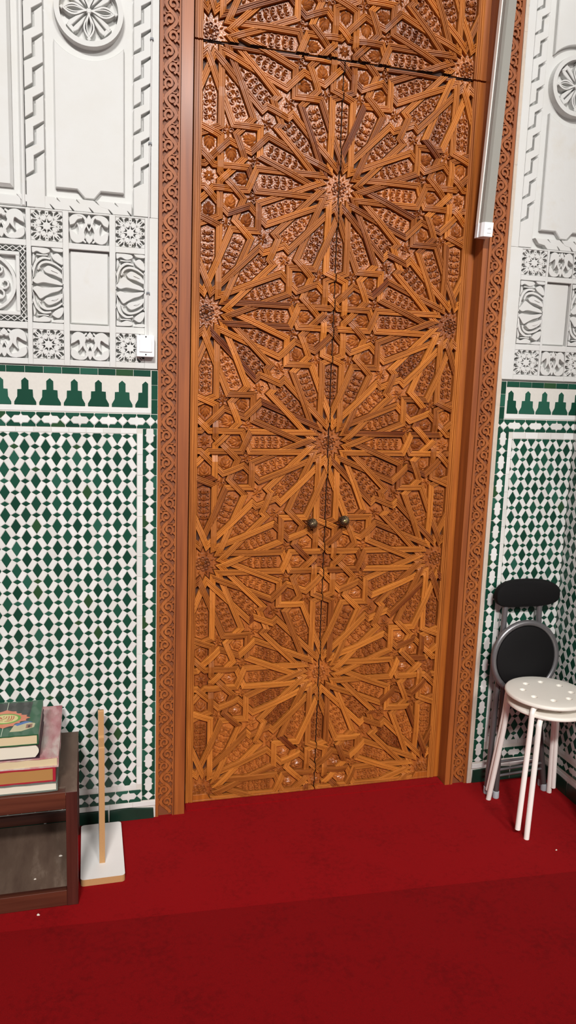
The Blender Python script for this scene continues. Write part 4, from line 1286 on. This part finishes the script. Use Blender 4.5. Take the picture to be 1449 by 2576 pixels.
# ================================================================== stools
SX, SZ = .866, .360
org = (SX, FLOOR, SZ)
def stool(label):
    t = thing('stool', org, label, 'stool', 'stacked white stools')
    H = .496; RS = .165; TH = .017
    bm = bmesh.new()
    def ring(r, h, n=64, cx=0, cz=0): return [bm.verts.new((SX + cx + r * math.cos(2 * PI * k / n), FLOOR + h, SZ + cz - r * math.sin(2 * PI * k / n))) for k in range(n)]
    def join(a, b):
        n = len(a)
        for k in range(n): bm.faces.new((a[k], a[(k + 1) % n], b[(k + 1) % n], b[k]))
    r0 = ring(RS - .016, H - TH + .002); r1 = ring(RS - .005, H - TH); r2_ = ring(RS, H - TH + .005); r3 = ring(RS, H - .006); r4 = ring(RS - .003, H - .0015); r5 = ring(RS - .008, H)
    join(r0, r1); join(r1, r2_); join(r2_, r3); join(r3, r4); join(r4, r5)
    edges = [bm.edges.get((r5[k], r5[(k + 1) % 64])) for k in range(64)]
    low = [bm.edges.get((r0[k], r0[(k + 1) % 64])) for k in range(64)]
    for k in range(8):
        a = PI / 4 * k + .2
        hx, hz = .096 * math.cos(a), .096 * math.sin(a)
        h0 = ring(.0135, H, 20, hx, hz); h1 = ring(.0100, H - .004, 20, hx, hz); h2 = ring(.0095, H - TH + .002, 20, hx, hz)
        join(h1[::-1], h0[::-1]); join(h2[::-1], h1[::-1])
        for q in range(20):
            e1 = bm.edges.get((h0[q], h0[(q + 1) % 20])); e2 = bm.edges.get((h2[q], h2[(q + 1) % 20]))
            edges.append(e1); low.append(e2)
    bmesh.ops.triangle_fill(bm, edges=edges, use_beauty=True, normal=(0, 1, 0))
    bmesh.ops.triangle_fill(bm, edges=low, use_beauty=True, normal=(0, -1, 0))
    bm.normal_update()
    mb = MB(); bm.verts.index_update()
    for v in bm.verts: mb.vert(v.co[:])
    for f in bm.faces: mb.face([v.index for v in f.verts])
    bm.free()
    mk('seat', mb, PLASTW, t, org, smooth=True)
    for k in range(4):
        a = PI / 4 + PI / 2 * k; c, s_ = math.cos(a), math.sin(a)
        P_ = [(.085, H - TH - .008), (.125, H - TH - .008), (.146, H - TH - .011), (.157, H - TH - .022), (.1615, H - TH - .04), (.170, .33), (.208, .012), (.2095, .001)]
        P_ = spline(P_, 4)
        mb = MB(); mb.tube([(SX + r * c, FLOOR + h, SZ + r * s_) for r, h in P_], .0108, 14)
        mk('leg', mb, PAINTW, t, org, smooth=True)
    mb = MB()
    for k in range(2):
        a = PI / 4 + PI / 2 * k; c, s_ = math.cos(a), math.sin(a)
        mb.tube([(SX - .09 * c, FLOOR + H - TH - .008 - .0 * k, SZ - .09 * s_), (SX + .09 * c, FLOOR + H - TH - .008, SZ + .09 * s_)], .0105, 12)
    mk('cross_tube', mb, PAINTW, t, org, smooth=True)
    return t
st1 = stool('lower of the two stacked white stools, feet on the red carpet')
st2 = st1.copy(); COL.objects.link(st2)
for ch in list(st1.children):
    c = ch.copy(); COL.objects.link(c); c.parent = st2
st2['label'] = 'upper white stool with eight holes in its seat, nested on another'
st2.location = B(SX - .010, FLOOR + .043, SZ - .004)
st2.rotation_euler = (0, 0, math.radians(-7))

# ================================================================== folding chair
org = (.865, FLOOR, .16)
t = thing('folding_chair', org, 'folded black and grey chair leaning in the tiled corner behind the stools', 'chair')
# backrest pad
outl = []
xa, xb, ya, yb_ = .719, 1.026, .289, .402
for k in range(41):
    a = 2 * PI * k / 40
    cxp, cyp = (xa + xb) / 2, (ya + yb_) / 2
    ex = math.copysign(abs(math.cos(a)) ** .62, math.cos(a)); ey = math.copysign(abs(math.sin(a)) ** .75, math.sin(a))
    outl.append((cxp + ex * (xb - xa) / 2, cyp + ey * (yb_ - ya) / 2 + (.006 * (1 - ex * ex) if ey > 0 else -.002)))
outl = outl[:-1]
mb = MB()
def padring(z, ins): return [mb.vert((x, y, z + .02 * ((x - .872) / .15) ** 2)) for x, y in (inset(outl, ins) if ins else outl)]
ringz = [padring(.100, .004), padring(.104, 0), padring(.120, 0), padring(.128, .004), padring(.131, .014)]
for r0, r1 in zip(ringz, ringz[1:]):
    for k in range(len(r0)):
        j = (k + 1) % len(r0); mb.face((r0[k], r0[j], r1[j], r1[k]))
mb.face(ringz[0][::-1]); mb.face(ringz[-1])
mk('backrest', mb, VINYL, t, org, smooth=True)
# rear posts running to rear feet, front legs, feet caps
posts = [((.782, .345, .116), (.772, .10, .128), (.735, -.522, .164)), ((.946, .345, .114), (.956, .10, .124), (1.012, -.520, .150))]
fronts = [((.786, .02, .150), (.775, -.16, .168), (.7555, -.522, .205)), ((.945, .02, .150), (.956, -.16, .165), (1.001, -.522, .190))]
for P_ in posts:
    mb = MB(); mb.tube(spline(P_, 8), .0125, 14); mk('rear_post', mb, GREYM, t, org, smooth=True)
for P_ in fronts:
    mb = MB(); mb.tube(spline(P_, 8), .0125, 14); mk('front_leg', mb, DGREYM, t, org, smooth=True)
for P_ in posts + fronts:
    x, y, z = P_[-1]; mb = MB(); mb.lathe([(.0135, 0), (.0145, .003), (.0138, .030), (.0125, .031)], (x, FLOOR + .0005, z), 'y', 20); mk('foot_cap', mb, RUBBER, t, org, smooth=True)
for (ya_, za_, zb2) in ((-.412, .1985, .186), (-.438, .2005, .187)):
    f0 = (-.412 - ya_)
    mb = MB(); mb.tube([(.764, ya_, za_), (.984, ya_ + .004, zb2)], .0058, 10); mk('crossbar', mb, GREYM, t, org, smooth=True)
mb = MB(); mb.tube([(.735 + .012, -.40, .156), (1.0, -.40, .146)], .0058, 10); mk('crossbar', mb, GREYM, t, org, smooth=True)
# seat hoop and pad, folded up against the posts
SC = Vector((.864, .077, .170)); tilt = math.radians(3)
def sp(u, v, wz): return (SC.x + u, SC.y + v * math.cos(tilt) + wz * math.sin(tilt), SC.z - v * math.sin(tilt) + wz * math.cos(tilt))
mb = MB(); mb.tube([sp(.1505 * math.cos(2 * PI * k / 48), .1525 * math.sin(2 * PI * k / 48), 0) for k in range(48)], .0125, 14, close=True)
mk('seat_hoop', mb, GREYM, t, org, smooth=True)
mb = MB()
rows = []
for r, h in ((.1385, -.006), (.1395, .002), (.136, .008), (.128, .0105), (.06, .012)):
    rows.append([mb.vert(sp(r * math.cos(2 * PI * k / 48), r * 1.012 * math.sin(2 * PI * k / 48), h)) for k in range(48)])
for r0, r1 in zip(rows, rows[1:]):
    for k in range(48):
        j = (k + 1) % 48; mb.face((r0[k], r0[j], r1[j], r1[k]))
mb.face(rows[0][::-1]); mb.face(rows[-1])
mk('seat_pad', mb, VINYL, t, org, smooth=True)

# ================================================================== crumbs of plaster lying about
rc = random.Random(4)
def crumb(x, z, r, y, label):
    mb = MB()
    n = 7; low = []; up_ = []
    for k in range(n):
        a = 2 * PI * k / n; q = r * rc.uniform(.6, 1.1)
        low.append(mb.vert((x + q * math.cos(a) * 1.3, y, z - q * math.sin(a) * .8))); up_.append(mb.vert((x + q * .6 * math.cos(a), y + r * .6, z - q * .5 * math.sin(a))))
    for k in range(n):
        j = (k + 1) % n; mb.face((low[k], low[j], up_[j], up_[k]))
    mb.face(up_); mb.face(low[::-1])
    o = mk('plaster_crumb', mb, CRUMB, origin=(x, y, z)); tag(o, label, 'crumb', 'crumbs of white plaster on the carpet and shelf'); return o
crumb(-1.105, .565, .006, FLOOR + .0005, 'white plaster crumb on the carpet in front of the bench')
crumb(-1.022 - .02, .34, .006, -.4815, 'larger white plaster crumb on the dusty bench shelf')
crumb(-1.12, .455, .004, -.4815, 'smaller white plaster crumb near the front edge of the bench shelf')
crumb(.645, .045, .005, FLOOR + .0005, 'white plaster crumb at the foot of the right door jamb')
crumb(.79, .60, .004, FLOOR + .0005, 'pale crumb on the carpet before the stool feet')
